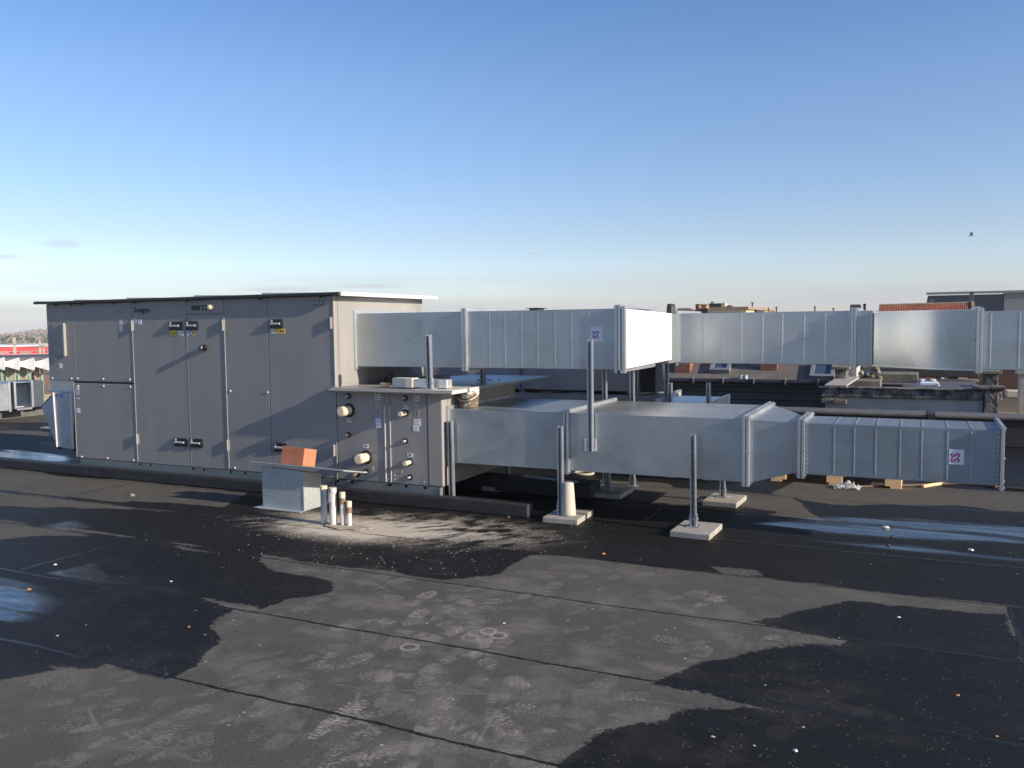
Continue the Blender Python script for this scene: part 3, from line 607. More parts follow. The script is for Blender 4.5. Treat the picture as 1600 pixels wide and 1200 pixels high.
for a in [(545.5, 641, .066, .042, .115, CAP, cpL), (572.5, 714.5, .066, .042, .115, CAP, cpL), (545.2, 619, .028, .009, .03, LGREY, cpL), (545.3, 679, .026, .011, .03, COPPER, cpL),
          (558.5, 741, .028, .013, .045, COPPER, cpL), (573, 737, .028, .009, .04, COPPER, cpL), (634, 645.5, .033, .019, .085, CAP, cpR), (641, 722, .033, .019, .085, CAP, cpR),
          (633.5, 622, .028, .008, .03, LGREY, cpR), (634.2, 689, .026, .010, .03, LGREY, cpR), (641.5, 745.5, .026, .009, .03, LGREY, cpR)]: stub(*a)
def plate(px, py, txt, par, w=.058, h=.034):
    q = at(px, py, 'y', YF); s_ = coil.part('label', MB().box(q[0]-w/2, q[0]+w/2, YF-.0036, YF-.002, q[2]-h/2, q[2]+h/2), WHT, parent=par)
    coil.part('lettering', text_mb(txt, .030, q[0], YF-.0042, q[2], bold=.001), INK, parent=s_)
plate(545.5, 657, 'OUT', cpL); plate(572, 697, 'IN', cpL); plate(634, 636, 'OUT', cpR); plate(641, 711, 'IN', cpR)
cs = lambda *a, **k: sticker(coil, *a, **k)
for px, dy, par in ((590.3, 0, cpL), (651, 1.6, cpR)):
    cs(px, 618.5+dy, .060, .078, [LGREY, INK], YF-.002, par=par, lines=3)
    q = at(px, 633.5+dy, 'y', YF); coil.part('sticker', MB().box(q[0]-.028, q[0]+.028, YF-.0030, YF-.002, q[2]-.030, q[2]+.030).tube((q[0], YF-.003, q[2]), (q[0], YF-.0036, q[2]), .019, n=20, m=1).tube((q[0], YF-.0036, q[2]), (q[0], YF-.0042, q[2]), .016, n=20, m=0), [GINK, LGREY], parent=par)
    q = at(px+.3, 645+dy, 'y', YF); s_ = coil.part('sticker', MB().box(q[0]-.026, q[0]+.026, YF-.0036, YF-.002, q[2]-.030, q[2]+.030), GINK, parent=par)
    coil.part('lettering', text_mb('!', .05, q[0], YF-.0044, q[2], bold=.002), INK, parent=s_)
cs(591, 658, .062, .055, [BLU, WHT], YF-.002, par=cpL, lines=3); cs(591.8, 664.5, .056, .045, [WHT, GINK], YF-.0032, par=cpL, lines=2)
cs(652, 660, .074, .06, [WHT, GINK], YF-.002, par=cpR, lines=3); cs(650, 669.5, .062, .05, [WHT, GINK], YF-.0032, par=cpR, lines=2)
for px, py, par in ((531, 627, cpL), (616, 629, cpR), (532, 727, cpL), (617.5, 734, cpR)):
    q = at(px, py, 'y', YF); coil.part('tape_patch', MB().box(q[0]-.022, q[0]+.022, YF-.003, YF-.002, q[2]-.028, q[2]+.028), PAINT2, parent=par)
for px, py, par in ((581, 627.5, cpL), (581, 631, cpL), (583, 730, cpL), (583, 733.5, cpL), (663, 753, cpR), (606.5, 749, cpM), (628, 737, cpR), (617, 743, cpR), (617, 749, cpR), (611, 745, cpR), (631, 749, cpR)):
    q = at(px, py, 'y', YF); coil.part('screw', MB().tube((q[0], YF-.002, q[2]), (q[0], YF-.007, q[2]), .006, n=8), LGREY, parent=par)
hl = [(at(p, y, 'y', YF)[0], .026) for p, y in ((528, 751), (551, 754), (610, 758), (635, 761), (665, 764))]
base_frame(coil, -4.915, CX-.02, hl)
coil.part('frame_end', MB().box(CX-.025, CX-.018, YF-.02, YF+.06, .104, ZB-.003), GALV)
# grab mark on end face
coil.part('end_seam', MB().box(CX+.0005, CX+.004, YF+.10, YF+.106, ZB+.03, CT-.06), PAINT2)
pp = [(CX+.002+.006*math.sin(t*.9), YF+.20+.03*math.sin(t*1.7), .34+.033*t) for t in range(10)]
coil.part('tape_strip', MB().path(pp, .007, 6), PAINT2)

# things on the coil cabinet lid
q = at(617, 604, 'z', 1.05)
bx = Thing('insulated_box', 'small white box wrapped with silver foil lying on the lower cabinet lid', 'box', (q[0], q[1]+.05, 1.052))
a = at(613, 605, 'y', YF+.02); b = at(656, 600, 'y', YF+.13)
x0 = a[0]; z0 = 1.0525
bx.part('box_end', MB().box(x0, x0+.21, YF+.02, YF+.13, z0, z0+.085), mat('cream_box', (.62, .58, .48), .7, 0, .08, 20), bevel=.004)
bx.part('foil_wrap', MB().box(x0+.208, x0+.56, YF+.03, YF+.13, z0+.002, z0+.078), galv('foil', (.7, .7, .68), .3, .3, .02), bevel=.01)
q = at(602, 604, 'z', 1.052)
solo('wooden_block', 'tiny pale wooden block beside the foil wrapped box on the lid', 'wood block', MB().box(q[0]-.035, q[0]+.035, q[1]-.03, q[1]+.03, 1.052, 1.085), WOOD, (q[0], q[1], 1.052), bevel=.003)
hk = [at(608, 604, 'y', 7.0), at(603, 600, 'y', 7.0), at(602, 592, 'y', 7.0), at(605, 586, 'y', 7.0), at(614, 584.5, 'y', 7.0)]
solo('cable_hook', 'black bent cable loop standing up from the lower cabinet lid under the duct', 'cable', MB().path([(p[0], 7.0, max(p[2], 1.055)) for p in hk], .009, 8), RUBBER, (hk[0][0], 7.0, 1.052))

# ================================================================== DUCTS
def flange_mb(x, y0, y1, z0, z1, w=.030, t=.022, axis='x'):
    mb = MB()
    if axis == 'x':
        mb.box(x-t/2, x+t/2, y0-w, y0, z0-w, z1+w).box(x-t/2, x+t/2, y1, y1+w, z0-w, z1+w).box(x-t/2, x+t/2, y0, y1, z1, z1+w).box(x-t/2, x+t/2, y0, y1, z0-w, z0)
        for yy in (y0-w*.45, y1+w*.45):
            for zz in (z0-w*.4, z1+w*.4, (z0+z1)/2): mb.tube((x-t*.9, yy, zz), (x+t*.9, yy, zz), .009, n=8)
    else:
        y = x; x0, x1 = y0, y1
        mb.box(x0-w, x0, y-t/2, y+t/2, z0-w, z1+w).box(x1, x1+w, y-t/2, y+t/2, z0-w, z1+w).box(x0, x1, y-t/2, y+t/2, z1, z1+w).box(x0, x1, y-t/2, y+t/2, z0-w, z0)
    return mb
def bead(mb, x, y, z0, z1, w=.007, d=.002):
    mb.add([(x-w, y, z0), (x, y-d, z0), (x+w, y, z0), (x-w, y, z1), (x, y-d, z1), (x+w, y, z1)], [(0, 1, 4, 3), (1, 2, 5, 4)])
DG = 'galvanised ducts on the rooftop'
def duct(label, x0, x1, y0, y1, z0, z1, beads=(), fl=(1, 1), m_=GALV, topbeads=True, w=.030, name='air_duct'):
    t = Thing(name, label, 'duct', ((x0+x1)/2, (y0+y1)/2, z0), DG)
    mb = MB().box(x0, x1, y0, y1, z0, z1)
    body = t.part('duct_body', mb, m_, bevel=.003)
    for b in beads:
        s_ = MB(); bead(s_, b, y0, z0+.02, z1-.02)
        if topbeads: s_.add([(b-.010, y0+.02, z1), (b, y0+.02, z1+.004), (b+.010, y0+.02, z1), (b-.010, y1-.02, z1), (b, y1-.02, z1+.004), (b+.010, y1-.02, z1)], [(0, 3, 4, 1), (1, 4, 5, 2)])
        t.part('stiffening_bead', s_, m_)
    if fl[0]: t.part('flange', flange_mb(x0+.011, y0, y1, z0, z1, w), GALV_B, bevel=.002)
    if fl[1]: t.part('flange', flange_mb(x1-.011, y0, y1, z0, z1, w), GALV_B, bevel=.002)
    return t
def bx_(pts, y): return [at(p, 520, 'y', y)[0] for p in pts]
def note(th, px, py, y, txt, w, h, mats, rot=R(90), size=.075, body=None):
    q = at(px, py, 'y', y); s_ = th.part('paper_note', MB().box(q[0]-w/2, q[0]+w/2, y-.0022, y-.0008, q[2]-h/2, q[2]+h/2), WHT)
    th.part('handwriting', text_mb(txt, size, q[0]-.004, y-.0030, q[2]-.005, rot=rot, bold=.0015), mats, parent=s_)
YA = 6.79; ZA0, ZA1 = 1.222, 1.727
JX = at(727, 520, 'y', YA)[0]; AX1 = at(966, 520, 'y', YA)[0]
A1 = duct('plain galvanised duct coming out of the end of the large grey cabinet', XR+.004, JX-.002, YA, 7.85, ZA0, ZA1, (), m_=GALV)
A2 = duct('ribbed upper duct between the cabinet duct and the bright white elbow', JX+.002, AX1, YA, 7.85, ZA0, ZA1, bx_((765, 789, 815, 840, 867, 893, 920), YA), m_=GALV, topbeads=False)
note(A2, 932, 522, YA, 'SS', .105, .125, PURP)
# elbow running away from the camera
EX1 = -2.222; BYF = 8.79; BYB = 9.80; BZ0, BZ1 = 1.185, 1.70
BX0 = at(1056, 520, 'y', BYF)[0]; BX1 = at(1334, 520, 'y', BYF)[0]
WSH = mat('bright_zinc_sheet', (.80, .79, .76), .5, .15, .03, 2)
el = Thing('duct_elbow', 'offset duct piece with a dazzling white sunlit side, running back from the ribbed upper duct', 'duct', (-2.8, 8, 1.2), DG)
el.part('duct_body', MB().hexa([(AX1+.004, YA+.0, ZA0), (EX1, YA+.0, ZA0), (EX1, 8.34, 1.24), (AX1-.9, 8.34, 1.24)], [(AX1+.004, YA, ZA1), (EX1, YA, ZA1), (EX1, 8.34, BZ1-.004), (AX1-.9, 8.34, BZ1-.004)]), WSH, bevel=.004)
el.part('throat', MB().box(-3.2, EX1-.03, 8.345, BYB, 1.20, BZ1-.006), GALV, bevel=.003)
el.part('flange', MB().box(AX1+.006, AX1+.028, YA-.034, YA-.002, ZA0-.03, ZA1+.03).box(AX1+.006, EX1+.002, YA-.03, YA+.9, ZA1+.001, ZA1+.014).box(AX1+.006, EX1+.003, YA-.034, YA+.02, ZA0-.03, ZA0-.002), GALV_B, bevel=.002)
el.part('flange', MB().box(EX1+.001, EX1+.03, YA-.034, YA+.012, ZA0-.03, ZA1+.02), GALV_B, bevel=.002)
B = duct('long ribbed duct right of the white elbow with smudged scratches on its side', BX0, BX1, BYF, BYB, BZ0, BZ1, bx_((1098, 1130.5, 1159.6, 1192.5, 1223, 1257, 1290), BYF), m_=GALV, topbeads=False)
# scuffs on its side
def scuff(th, px, py, y, w, h, n_, m_):
    mb = MB(); q = at(px, py, 'y', y)
    for i in range(n_):
        x = q[0]+rng.normal(0, w); z = q[2]+rng.normal(0, h); a = rng.uniform(-1.2, 1.2); L_ = rng.uniform(.01, .05)
        dx, dz = math.cos(a)*L_, math.sin(a)*L_; t_ = rng.uniform(.0006, .002)
        mb.add([(x-dx, y-.0012, z-dz), (x+dx, y-.0012, z+dz), (x+dx*.6, y-.0012, z+dz*.6+t_*2), (x-dx*.7, y-.0012, z-dz*.7+t_*2)], [(0, 1, 2, 3)])
    th.part('scuff', mb, m_)
scuff(B, 1254, 525, BYF, .03, .06, 26, GINK); scuff(B, 1273, 528, BYF, .05, .05, 20, GALV_D); scuff(B, 1228, 532, BYF, .05, .03, 10, GALV_B)
scuff(A1, 641, 530, YA, .05, .03, 22, GALV_B); scuff(A1, 656, 510, YA, .012, .08, 14, GALV_D)
# short collar then curved offset to the nearer duct
SX0 = BX1+.004; SX1 = at(1363, 520, 'y', BYF-.02)[0]
sc = duct('short narrow duct collar between the long ribbed duct and the curved duct', SX0, SX1, BYF-.01, BYB, BZ0-.002, BZ1-.002, (), fl=(1, 0), m_=GALV)
CYF = 8.25; CYB = 9.25; CX0 = at(1530, 520, 'y', CYF)[0]; CZ0, CZ1 = 1.178, 1.672
cv = Thing('curved_duct', 'curved galvanised offset duct with a soft bright band, bending toward the viewer', 'duct', (SX1, 8.8, 1.2), DG)
mb = MB(); ns = 64; fr = []; bk = []
for i in range(ns+1):
    t = i/ns; x = SX1-.01+(CX0-SX1+.01)*t; e_ = (1-math.cos(math.pi*t))/2 if t > 0 else 0
    yf = (BYF-.03)+(CYF-BYF+.03)*(1-math.cos(math.pi*t**.62))/2
    fr.append((x, yf)); bk.append((x, yf+1.02))
def zz(i, top): 
    t = i/ns; return (CZ1+.008 if top else BZ0-.004-(BZ0-CZ0)*t)
v = [(x, y, zz(i, 0)) for i, (x, y) in enumerate(fr)]+[(x, y, zz(i, 1)) for i, (x, y) in enumerate(fr)]
vb_ = [(x, y, zz(i, 0)) for i, (x, y) in enumerate(bk)]+[(x, y, zz(i, 1)) for i, (x, y) in enumerate(bk)]
k = ns+1
mb.add(v, [(i, i+1, k+i+1, k+i) for i in range(ns)]); mb.add(vb_, [(i, i+1, k+i+1, k+i) for i in range(ns)])
mb.add(v[k:]+vb_[k:], [(i, i+1, k+i+1, k+i) for i in range(ns)]); mb.add(v[:k]+vb_[:k], [(i, i+1, k+i+1, k+i) for i in range(ns)])
o = cv.part('duct_body', mb, galv('galvanised_smooth', (.44, .475, .50), .27, .0, .0, .85))
for (z, s_) in ((1, .012), (0, .012)):
    lip = MB()
    for i in range(ns):
        (xa, ya), (xb, yb) = fr[i], fr[i+1]; za, zb_ = zz(i, z), zz(i+1, z)
        lip.hexa([(xa, ya-s_, za-.006), (xb, yb-s_, zb_-.006), (xb, yb+.004, zb_-.006), (xa, ya+.004, za-.006)], [(xa, ya-s_, za+.008), (xb, yb-s_, zb_+.008), (xb, yb+.004, zb_+.008), (xa, ya+.004, za+.008)])
    cv.part('lock_seam', lip, GALV_B)

cv.part('end_seam', MB().box(SX1-.014, SX1+.004, BYF-.05, BYF-.028, BZ0-.01, BZ1), GALV, bevel=.003)
cv.part('flange', flange_mb(CX0-.011, CYF, CYB, CZ0, CZ1+.008, .032), GALV_B, bevel=.002)
Cd = duct('large ribbed duct at the far right edge', CX0+.004, 1.5, CYF, CYB, CZ0, CZ1, [at(1548, 520, 'y', CYF)[0], at(1593, 520, 'y', CYF)[0]]+[.95, 1.15, 1.35], m_=GALV)
# rows of cleats on the flanges
def cleats(th, x, y, z0, z1, n_=16, m_=GALV_B):
    for i in range(n_):
        z = z0+(i+.5)*(z1-z0)/n_; th.part('cleat', MB().box(x-.006, x+.006, y-.006, y+.001, z-.008, z+.008), m_)
cleats(B, BX1-.036, BYF, BZ0, BZ1); cleats(sc, SX0+.036, BYF-.01, BZ0, BZ1); cleats(cv, CX0-.04, CYF+.001, CZ0, CZ1); cleats(Cd, CX0+.045, CYF, CZ0, CZ1); cleats(B, BX0+.036, BYF, BZ0, BZ1)

# lower duct
YD = 6.56; DZ0, DZ1 = .392, .868; DYB = 7.75
DX0 = CX+.006; DXJ = at(886, 690, 'y', YD)[0]; DX1 = at(1166, 700, 'y', YD)[0]
D1 = duct('wide plain lower duct leaving the coil cabinet with a bucket standing on it', DX0, DXJ-.003, YD, DYB, DZ0, DZ1, ())
D2 = duct('wide lower duct between flanged joint and tapering piece, a hanging rail against it', DXJ+.003, DX1-.003, YD, DYB, DZ0, DZ1+.004, ())
TX1 = at(1252, 700, 'y', YD)[0]; EY1 = 7.08; EZ0, EZ1 = .482, .86
tr = Thing('duct_reducer', 'tapering galvanised duct piece narrowing from the wide lower duct to the slim one', 'duct', (DX1, YD, DZ0), DG)
mb = MB(); a0, a1 = DX1+.003, DX1+.045; b0, b1 = TX1-.06, TX1-.003
def hx(m_, p, q, y1a, y1b, z0a, z0b, z1a, z1b, ya=YD, yb=YD): m_.add([(p, ya, z0a), (q, yb, z0b), (q, y1b, z0b), (p, y1a, z0a), (p, ya, z1a), (q, yb, z1b), (q, y1b, z1b), (p, y1a, z1a)], [(0, 1, 5, 4), (1, 2, 6, 5), (2, 3, 7, 6), (3, 0, 4, 7), (4, 5, 6, 7), (3, 2, 1, 0)])
hx(mb, a0, a1, DYB, DYB, DZ0, DZ0, DZ1, DZ1); hx(mb, a1, b0, DYB, EY1, DZ0+.001, EZ0, DZ1-.001, EZ1+.002, YD+.001, YD+.001); hx(mb, b0, b1, EY1, EY1, EZ0, EZ0, EZ1, EZ1)
tr.part('duct_body', mb, GALV, bevel=.002)
tr.part('flange', flange_mb(a0+.011, YD, DYB, DZ0, DZ1), GALV_B, bevel=.002); tr.part('flange', flange_mb(b1-.011, YD, EY1, EZ0, EZ1), GALV_B, bevel=.002)
EXN = at(1569, 710, 'y', YD)[0]
E = duct('slim ribbed lower duct with a white note, ending open above the pallet', TX1+.003, EXN, YD, EY1, EZ0, EZ1, [at(p, 700, 'y', YD)[0] for p in (1303, 1334.5, 1368, 1406, 1440, 1480, 1517, 1553)], m_=GALV_D)
note(E, 1494.5, 714, YD, 'SS', .092, .105, PINK)
cleats(E, EXN-.036, YD, EZ0, EZ1, 12, GALV); cleats(D2, DXJ+.04, YD, DZ0, DZ1, 14, GALV); cleats(E, TX1+.04, YD, EZ0, EZ1, 12, GALV)

# rear ducts
def xr(px, y, py=600): return at(px, py, 'y', y)[0]
RY = 9.6
RU = duct('shaded ribbed duct behind the upper duct, its lower half showing under it', -6.2, xr(985, RY), RY, 10.6, .812, 1.36, [-6.0+.2*i for i in range(15)], m_=GALV_R, topbeads=False)
rb = Thing('rear_duct_elbow', 'duct elbow coloured dark for the deep shade under the white offset piece', 'duct', (-2.9, 10, .8), DG)
rb.part('duct_body', MB().box(xr(998, RY)+.0, xr(1022, RY), RY+.06, at(1045, 590, 'x', xr(1022, RY))[1], .80, 1.36), mat('shade_dark_duct', (.05, .055, .065), .6, .2, .2, 5), bevel=.003)  # closed box; the shade on this elbow is put into its dark colour
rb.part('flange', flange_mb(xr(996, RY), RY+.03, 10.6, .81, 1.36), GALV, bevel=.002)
RL = duct('low rear ribbed duct with a bright top lying under the shaded duct', -6.2, -2.62, 9.62, 10.25, .25, .765, [-6.0+.2*i for i in range(17)], m_=GALV_R, topbeads=False)
for xx in (xr(896, 9.62), xr(850, 9.62)): RL.part('joint_bar', MB().box(xx-.05, xx+.12, 9.60, 10.25, .7655, .785), GALV_B)
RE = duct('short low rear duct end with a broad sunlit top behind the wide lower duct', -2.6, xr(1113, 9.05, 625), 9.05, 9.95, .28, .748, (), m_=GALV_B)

# left hood pieces
hd = Thing('intake_hood', 'blue grey galvanised intake hood with a slanted snout below the left end of the cabinet', 'hood', (-8.7, 6.6, .2))
hy = 6.50
P_ = lambda x, y, yy=hy: (lambda q: (q[0], yy, q[2]))(at(x, y, 'y', yy))
A_, B_, C_, D_, E_ = P_(84, 614), P_(90, 698), P_(115, 702), P_(116, 613), P_(64, 635, 6.62)
bk_ = lambda p, d: (p[0], p[1]+d, p[2])
v = [A_, B_, C_, D_, E_, bk_(A_, 1.3), bk_(B_, 1.3), bk_(C_, 1.3), bk_(D_, 1.3), bk_(E_, 1.1)]
hd.part('hood_body', MB().add(v, [(0, 1, 2, 3), (0, 4, 1), (5, 8, 7, 6), (5, 6, 9), (0, 3, 8, 5), (0, 5, 9, 4), (4, 9, 6, 1), (1, 6, 7, 2), (2, 7, 8, 3)]), galv('hood_sheet', (.34, .39, .46), .45))
hd.part('folded_edge', MB().path([(A_[0], A_[1]-.006, A_[2]), (B_[0], B_[1]-.006, B_[2])], .011, 8), ROOFM)
hd.part('edge_trim', MB().path([A_, E_], .008, 6).box(C_[0]-.012, C_[0]+.012, hy-.006, hy+.02, C_[2], D_[2]), GALV_B)
q = P_(104, 690); hd.part('tag_ring', MB().path([(q[0]+.022*math.cos(t), hy-.008, q[2]+.022*math.sin(t)) for t in np.linspace(0, 6.28, 14)], .004, 6), LGREY)
for px in (88, 96): 
    q = P_(px, 618); hd.part('sticker', MB().box(q[0]-.02, q[0]+.02, hy-.003, hy-.001, q[2]-.012, q[2]+.012), BLUE)
for px, py in ((91, 698.5), (113, 701)):
    q = P_(px, py); hd.part('rubber_foot', MB().tube((q[0], hy+.02, q[2]-.03), (q[0], hy+.02, q[2]+.01), .022, n=12), RUBBER)
a = P_(78, 589, 6.62); b = P_(118, 611, 6.62)
solo('duct_collar', 'short shiny duct collar squeezed between the upper cabinet and the hood', 'duct', MB().box(a[0], b[0]+.2, 6.62, 7.7, b[2], a[2]).box(a[0]-.02, b[0]+.02, 6.59, 7.72, b[2]-.012, b[2]+.006), GALV_B, (a[0], 6.6, b[2]), group=DG, bevel=.006)
a = at(73, 540, 'y', 7.0)
solo('exhaust_hood', 'thin bluish hood sticking out behind the upper left edge of the cabinet', 'hood', MB().prism([(XL-.002, 1.80), (XL-.30, 1.80), (XL-.36, 1.68), (XL-.26, 1.42), (XL-.002, 1.40)], 'y', 7.1, 7.9), galv('hood_sheet2', (.34, .39, .46), .45), (XL, 7.4, 1.4))

# ================================================================== CURBS, POSTS, SLABS
solo('roof_curb', 'long low black bitumen covered curb running along the front foot of the cabinet', 'curb', MB().box(-16, -2.915, 6.385, 6.50, .0, .112), BITU, (-9, 6.45, 0), bevel=.012)
solo('roof_curb', 'shorter black curb in deep shade under the wide lower duct, a metal strip lying on it', 'curb', MB().box(-9, -2.70, 7.30, 7.58, .0, .135), BITU, (-4, 7.4, 0), bevel=.012)
solo('metal_strip', 'thin shiny metal strip lying on the shaded black curb below the duct joint', 'metal strip', MB().hexa([(-3.45, 7.42, .137), (-2.86, 7.34, .137), (-2.85, 7.40, .137), (-3.44, 7.5, .137)], [(-3.45, 7.42, .147), (-2.86, 7.34, .145), (-2.85, 7.40, .145), (-3.44, 7.5, .147)]), GALV_B, (-3.1, 7.4, .137))
def paver(label, cx, cy, rot, s_=.40, h=.045, name='concrete_paver'):
    mb = MB(); c, sn = math.cos(rot), math.sin(rot); hs = s_/2
    P = [(cx+u*c-w*sn, cy+u*sn+w*c) for u, w in ((-hs*.75, -hs), (hs*.75, -hs), (hs*.75, hs), (-hs*.75, hs))]
    mb.hexa([(x, y, .0) for x, y in P], [(x, y, h) for x, y in P])
    return solo(name, label, 'paver', mb, CONC, (cx, cy, 0), 'concrete pavers carrying the duct posts', bevel=.005)
paver('concrete paver under the front post, carrying the pale concrete cone', -2.60, 6.50, .03)
paver('concrete paver under the rightmost front post, in the open', -1.52, 6.43, -.03)
paver('shaded concrete paver farthest left, behind the black curb end', -3.68, 7.50, .05)
paver('concrete paver in shade behind the wide duct, middle of the rear row', -2.60, 7.60, .0)
paver('concrete paver at the right end of the rear row, beneath the duct', -1.55, 7.62, -.04)
PG = 'slotted steel support posts'
def post(label, x, y, z0, z1, foot=True, face=-1, w=.041, lean=(0, 0), floor=.045, slots=True):
    t = Thing('support_post', label, 'post', (x, y, z0), PG); mb = MB(); lx, ly = lean; d = .021; th = .0025
    # C channel, open side towards the viewer
    def pl(xa, xb, ya, yb): mb.add([(x+xa, y+ya, z0), (x+xb, y+ya, z0), (x+xb, y+yb, z0), (x+xa, y+yb, z0), (x+xa+lx, y+ya+ly, z1), (x+xb+lx, y+ya+ly, z1), (x+xb+lx, y+yb+ly, z1), (x+xa+lx, y+yb+ly, z1)], [(3, 2, 1, 0), (4, 5, 6, 7), (0, 1, 5, 4), (1, 2, 6, 5), (2, 3, 7, 6), (3, 0, 4, 7)])
    h = w/2
    pl(-h, h, d-th, d); pl(-h, -h+th, -d, d-th); pl(h-th, h, -d, d-th); pl(-h+th, -h+.010, -d, -d+th); pl(h-.010, h-th, -d, -d+th)
    zs = z0+.04
    while zs < z1-.06:
        u_ = (zs-z0)/(z1-z0); mb.box(x-.0035+lx*u_, x+.0035+lx*u_, y+d-th-.0012+ly*u_, y+d-th-.0004+ly*u_, zs, zs+.022, 1); zs += .05
    t.part('channel', mb, [STEEL, RUBBER])
    if foot:
        t.part('foot_plate', MB().box(x-.05, x+.05, y-.045, y+.045, z0, z0+.007).box(x-h-.006, x-h-.001, y-.02, y+.02, z0, z0+.10).box(x+h+.001, x+h+.006, y-.02, y+.02, z0, z0+.10).tube((x-h-.016, y, z0+.06), (x+h+.016, y, z0+.06), .010, n=8), STEEL)
    return t
post('tall steel post standing behind the front curb at the corner of the coil cabinet', -3.70, 6.51, .0, .77, lean=(-.008, 0))
post('steel post on the paver next to the pale concrete cone', -2.655, 6.475, .046, .77, lean=(.0, .0))
post('steel post on the rightmost front paver, standing alone before the wide duct', -1.545, 6.44, .046, .755, lean=(-.008, 0))
post('long rail hanging in front of both ducts, covering a note on the lower one', -2.41, 6.525, .565, 1.475, foot=False)
q = at(672, 605, 'y', 6.44); post('steel post rising from the lid of the coil cabinet in front of the upper duct', q[0], 6.44, 1.05, 1.525, lean=(-.008, 0))
q = at(765, 596, 'y', 7.85); post('very short dark post between the coil cabinet lid and the upper duct', q[0], 7.7, 1.052, 1.219)
post('shaded post on the leftmost rear paver under the lower duct', -3.66, 7.55, .046, .39)
post('post on the middle rear paver under the wide duct', -2.63, 7.59, .046, .39)
post('post on the right rear paver under the wide duct', -1.575, 7.65, .046, .39)
for px, y, z0, zt, lb in ((815, 9.5, .77, 1.5, 'sunlit post seen between the lower ducts left of the hanging rail'), (945, 8.05, .0, 1.21, 'dark post in shade right of the hanging rail'),
                      (988, 8.08, .0, 1.22, 'bright post just under the corner of the white elbow'), (1042, 9.35, .75, 1.19, 'post under the right end of the white offset piece'),
                      (1047, 8.7, .0, None, 'short pale post ending in mid air left of the short rear duct'), (1107, 8.7, .0, None, 'short pale post ending in mid air before the end of the short rear duct')):
    q = at(px, 598, 'y', y); post(lb, q[0], y, z0, zt if zt else q[2])
# paper notes behind the hanging rail
for px in (918, 927.5):
    q = at(px, 695, 'y', YD); s_ = D2.part('paper_note', MB().box(q[0]-.024, q[0]+.024, YD-.003, YD-.001, q[2]-.05, q[2]+.05), WHT)
    D2.part('handwriting', MB().box(q[0]-.002, q[0]+.004, YD-.0042, YD-.003, q[2]-.042, q[2]+.035).box(q[0]+.009, q[0]+.012, YD-.0042, YD-.003, q[2]-.03, q[2]+.04), PURP, parent=s_)

# cone of concrete
q = at(884, 797, 'z', .046)
solo('concrete_cone', 'pale tapered concrete cylinder standing on the front paver', 'concrete cone', MB().lathe((-2.575, 6.445, .046), [(0, 0), (.062, 0), (.060, .02), (.043, .262), (.036, .268), (0, .268)], 28), mat('pale_concrete', (.50, .46, .38), .85, 0, .12, 18, .003, 90), (-2.575, 6.445, .046))

# bucket
bk = Thing('bucket', 'mortar stained white plastic bucket with a bail handle on the lower duct', 'bucket', (-3.44, 6.85, DZ1))
q = at(732, 636, 'z', DZ1); bx0, by0 = -3.55, 6.75
bq = at(733, 636, 'y', by0); bx0 = bq[0]
BW = mat('stained_white_plastic', (.62, .61, .58), .5, 0, .06, 6, col2=(.17, .13, .09), c2pos=(.46, .52), c2scale=9)
bk.part('pail', MB().lathe((bx0, by0, DZ1+.002), [(0, 0), (.076, 0), (.080, .008), (.089, .118), (.095, .120), (.095, .131), (.090, .133), (.092, .148), (.097, .149), (.097, .156), (.088, .156), (.076, .012), (0, .012)], 32), BW)
bk.part('handle', MB().path([(bx0+.098*math.cos(t), by0+.100*math.sin(t)*1.0, DZ1+.126-.06*abs(math.sin(t))) for t in np.linspace(math.pi*1.02, math.pi*1.98, 18)], .0045, 8), CAP)

# pipe chase box with its lid, brick and pipes
b1 = at(409, 795, 'z', 0); b2 = at(474, 800, 'z', 0); YBX = 5.86
ch = Thing('sheet_metal_chase', 'small galvanised roof box splashed with mortar, a brick weighing down its lid', 'metal box', (-5.0, YBX, 0))
x0 = at(410, 770, 'y', YBX)[0]; x1 = at(474, 770, 'y', YBX)[0]; zt = at(474, 737, 'y', YBX)[2]; zt0 = at(410, 728, 'y', YBX)[2]
yb_ = at(502, 790, 'x', x1)[1]
yb_ = YBX+.25; TB = .055
ch.part('box_body', MB().hexa([(x0, YBX, 0.003), (x1, YBX, .003), (x1, yb_, .003), (x0, yb_, .003)], [(x0, YBX, zt0), (x1, YBX, zt), (x1, yb_, zt-TB), (x0, yb_, zt0-TB)]), SPLASH, bevel=.003)
ch.part('base_flange', MB().box(x0-.06, x1+.004, YBX-.055, YBX-.001, .004, .010).box(x0-.06, x0-.001, YBX-.055, yb_, .0045, .0105).box(x1-.004, x1+.006, YBX-.003, YBX+.003, .01, zt-.004), SPLASH)
la = at(393, 723, 'y', YBX-.06); lb = at(537, 737, 'y', YBX-.06)
lzt = zt
def lidz(x): return la[2]+(lb[2]-la[2])*(x-la[0])/(lb[0]-la[0])
ld0, ld1 = la[0], lb[0]; sh = max(0, max(zt0-lidz(x0), zt-lidz(x1)))+.002
ch.part('lid', MB().hexa([(ld0, YBX-.06, lidz(ld0)+sh), (ld1, YBX-.06, lidz(ld1)+sh), (ld1, yb_+.03, lidz(ld1)+sh-TB*1.3), (ld0, yb_+.03, lidz(ld0)+sh-TB*1.3)], [(ld0, YBX-.06, lidz(ld0)+sh+.012), (ld1, YBX-.06, lidz(ld1)+sh+.012), (ld1, yb_+.03, lidz(ld1)+sh+.012-TB*1.3), (ld0, yb_+.03, lidz(ld0)+sh+.012-TB*1.3)]), SPLASH, bevel=.003)
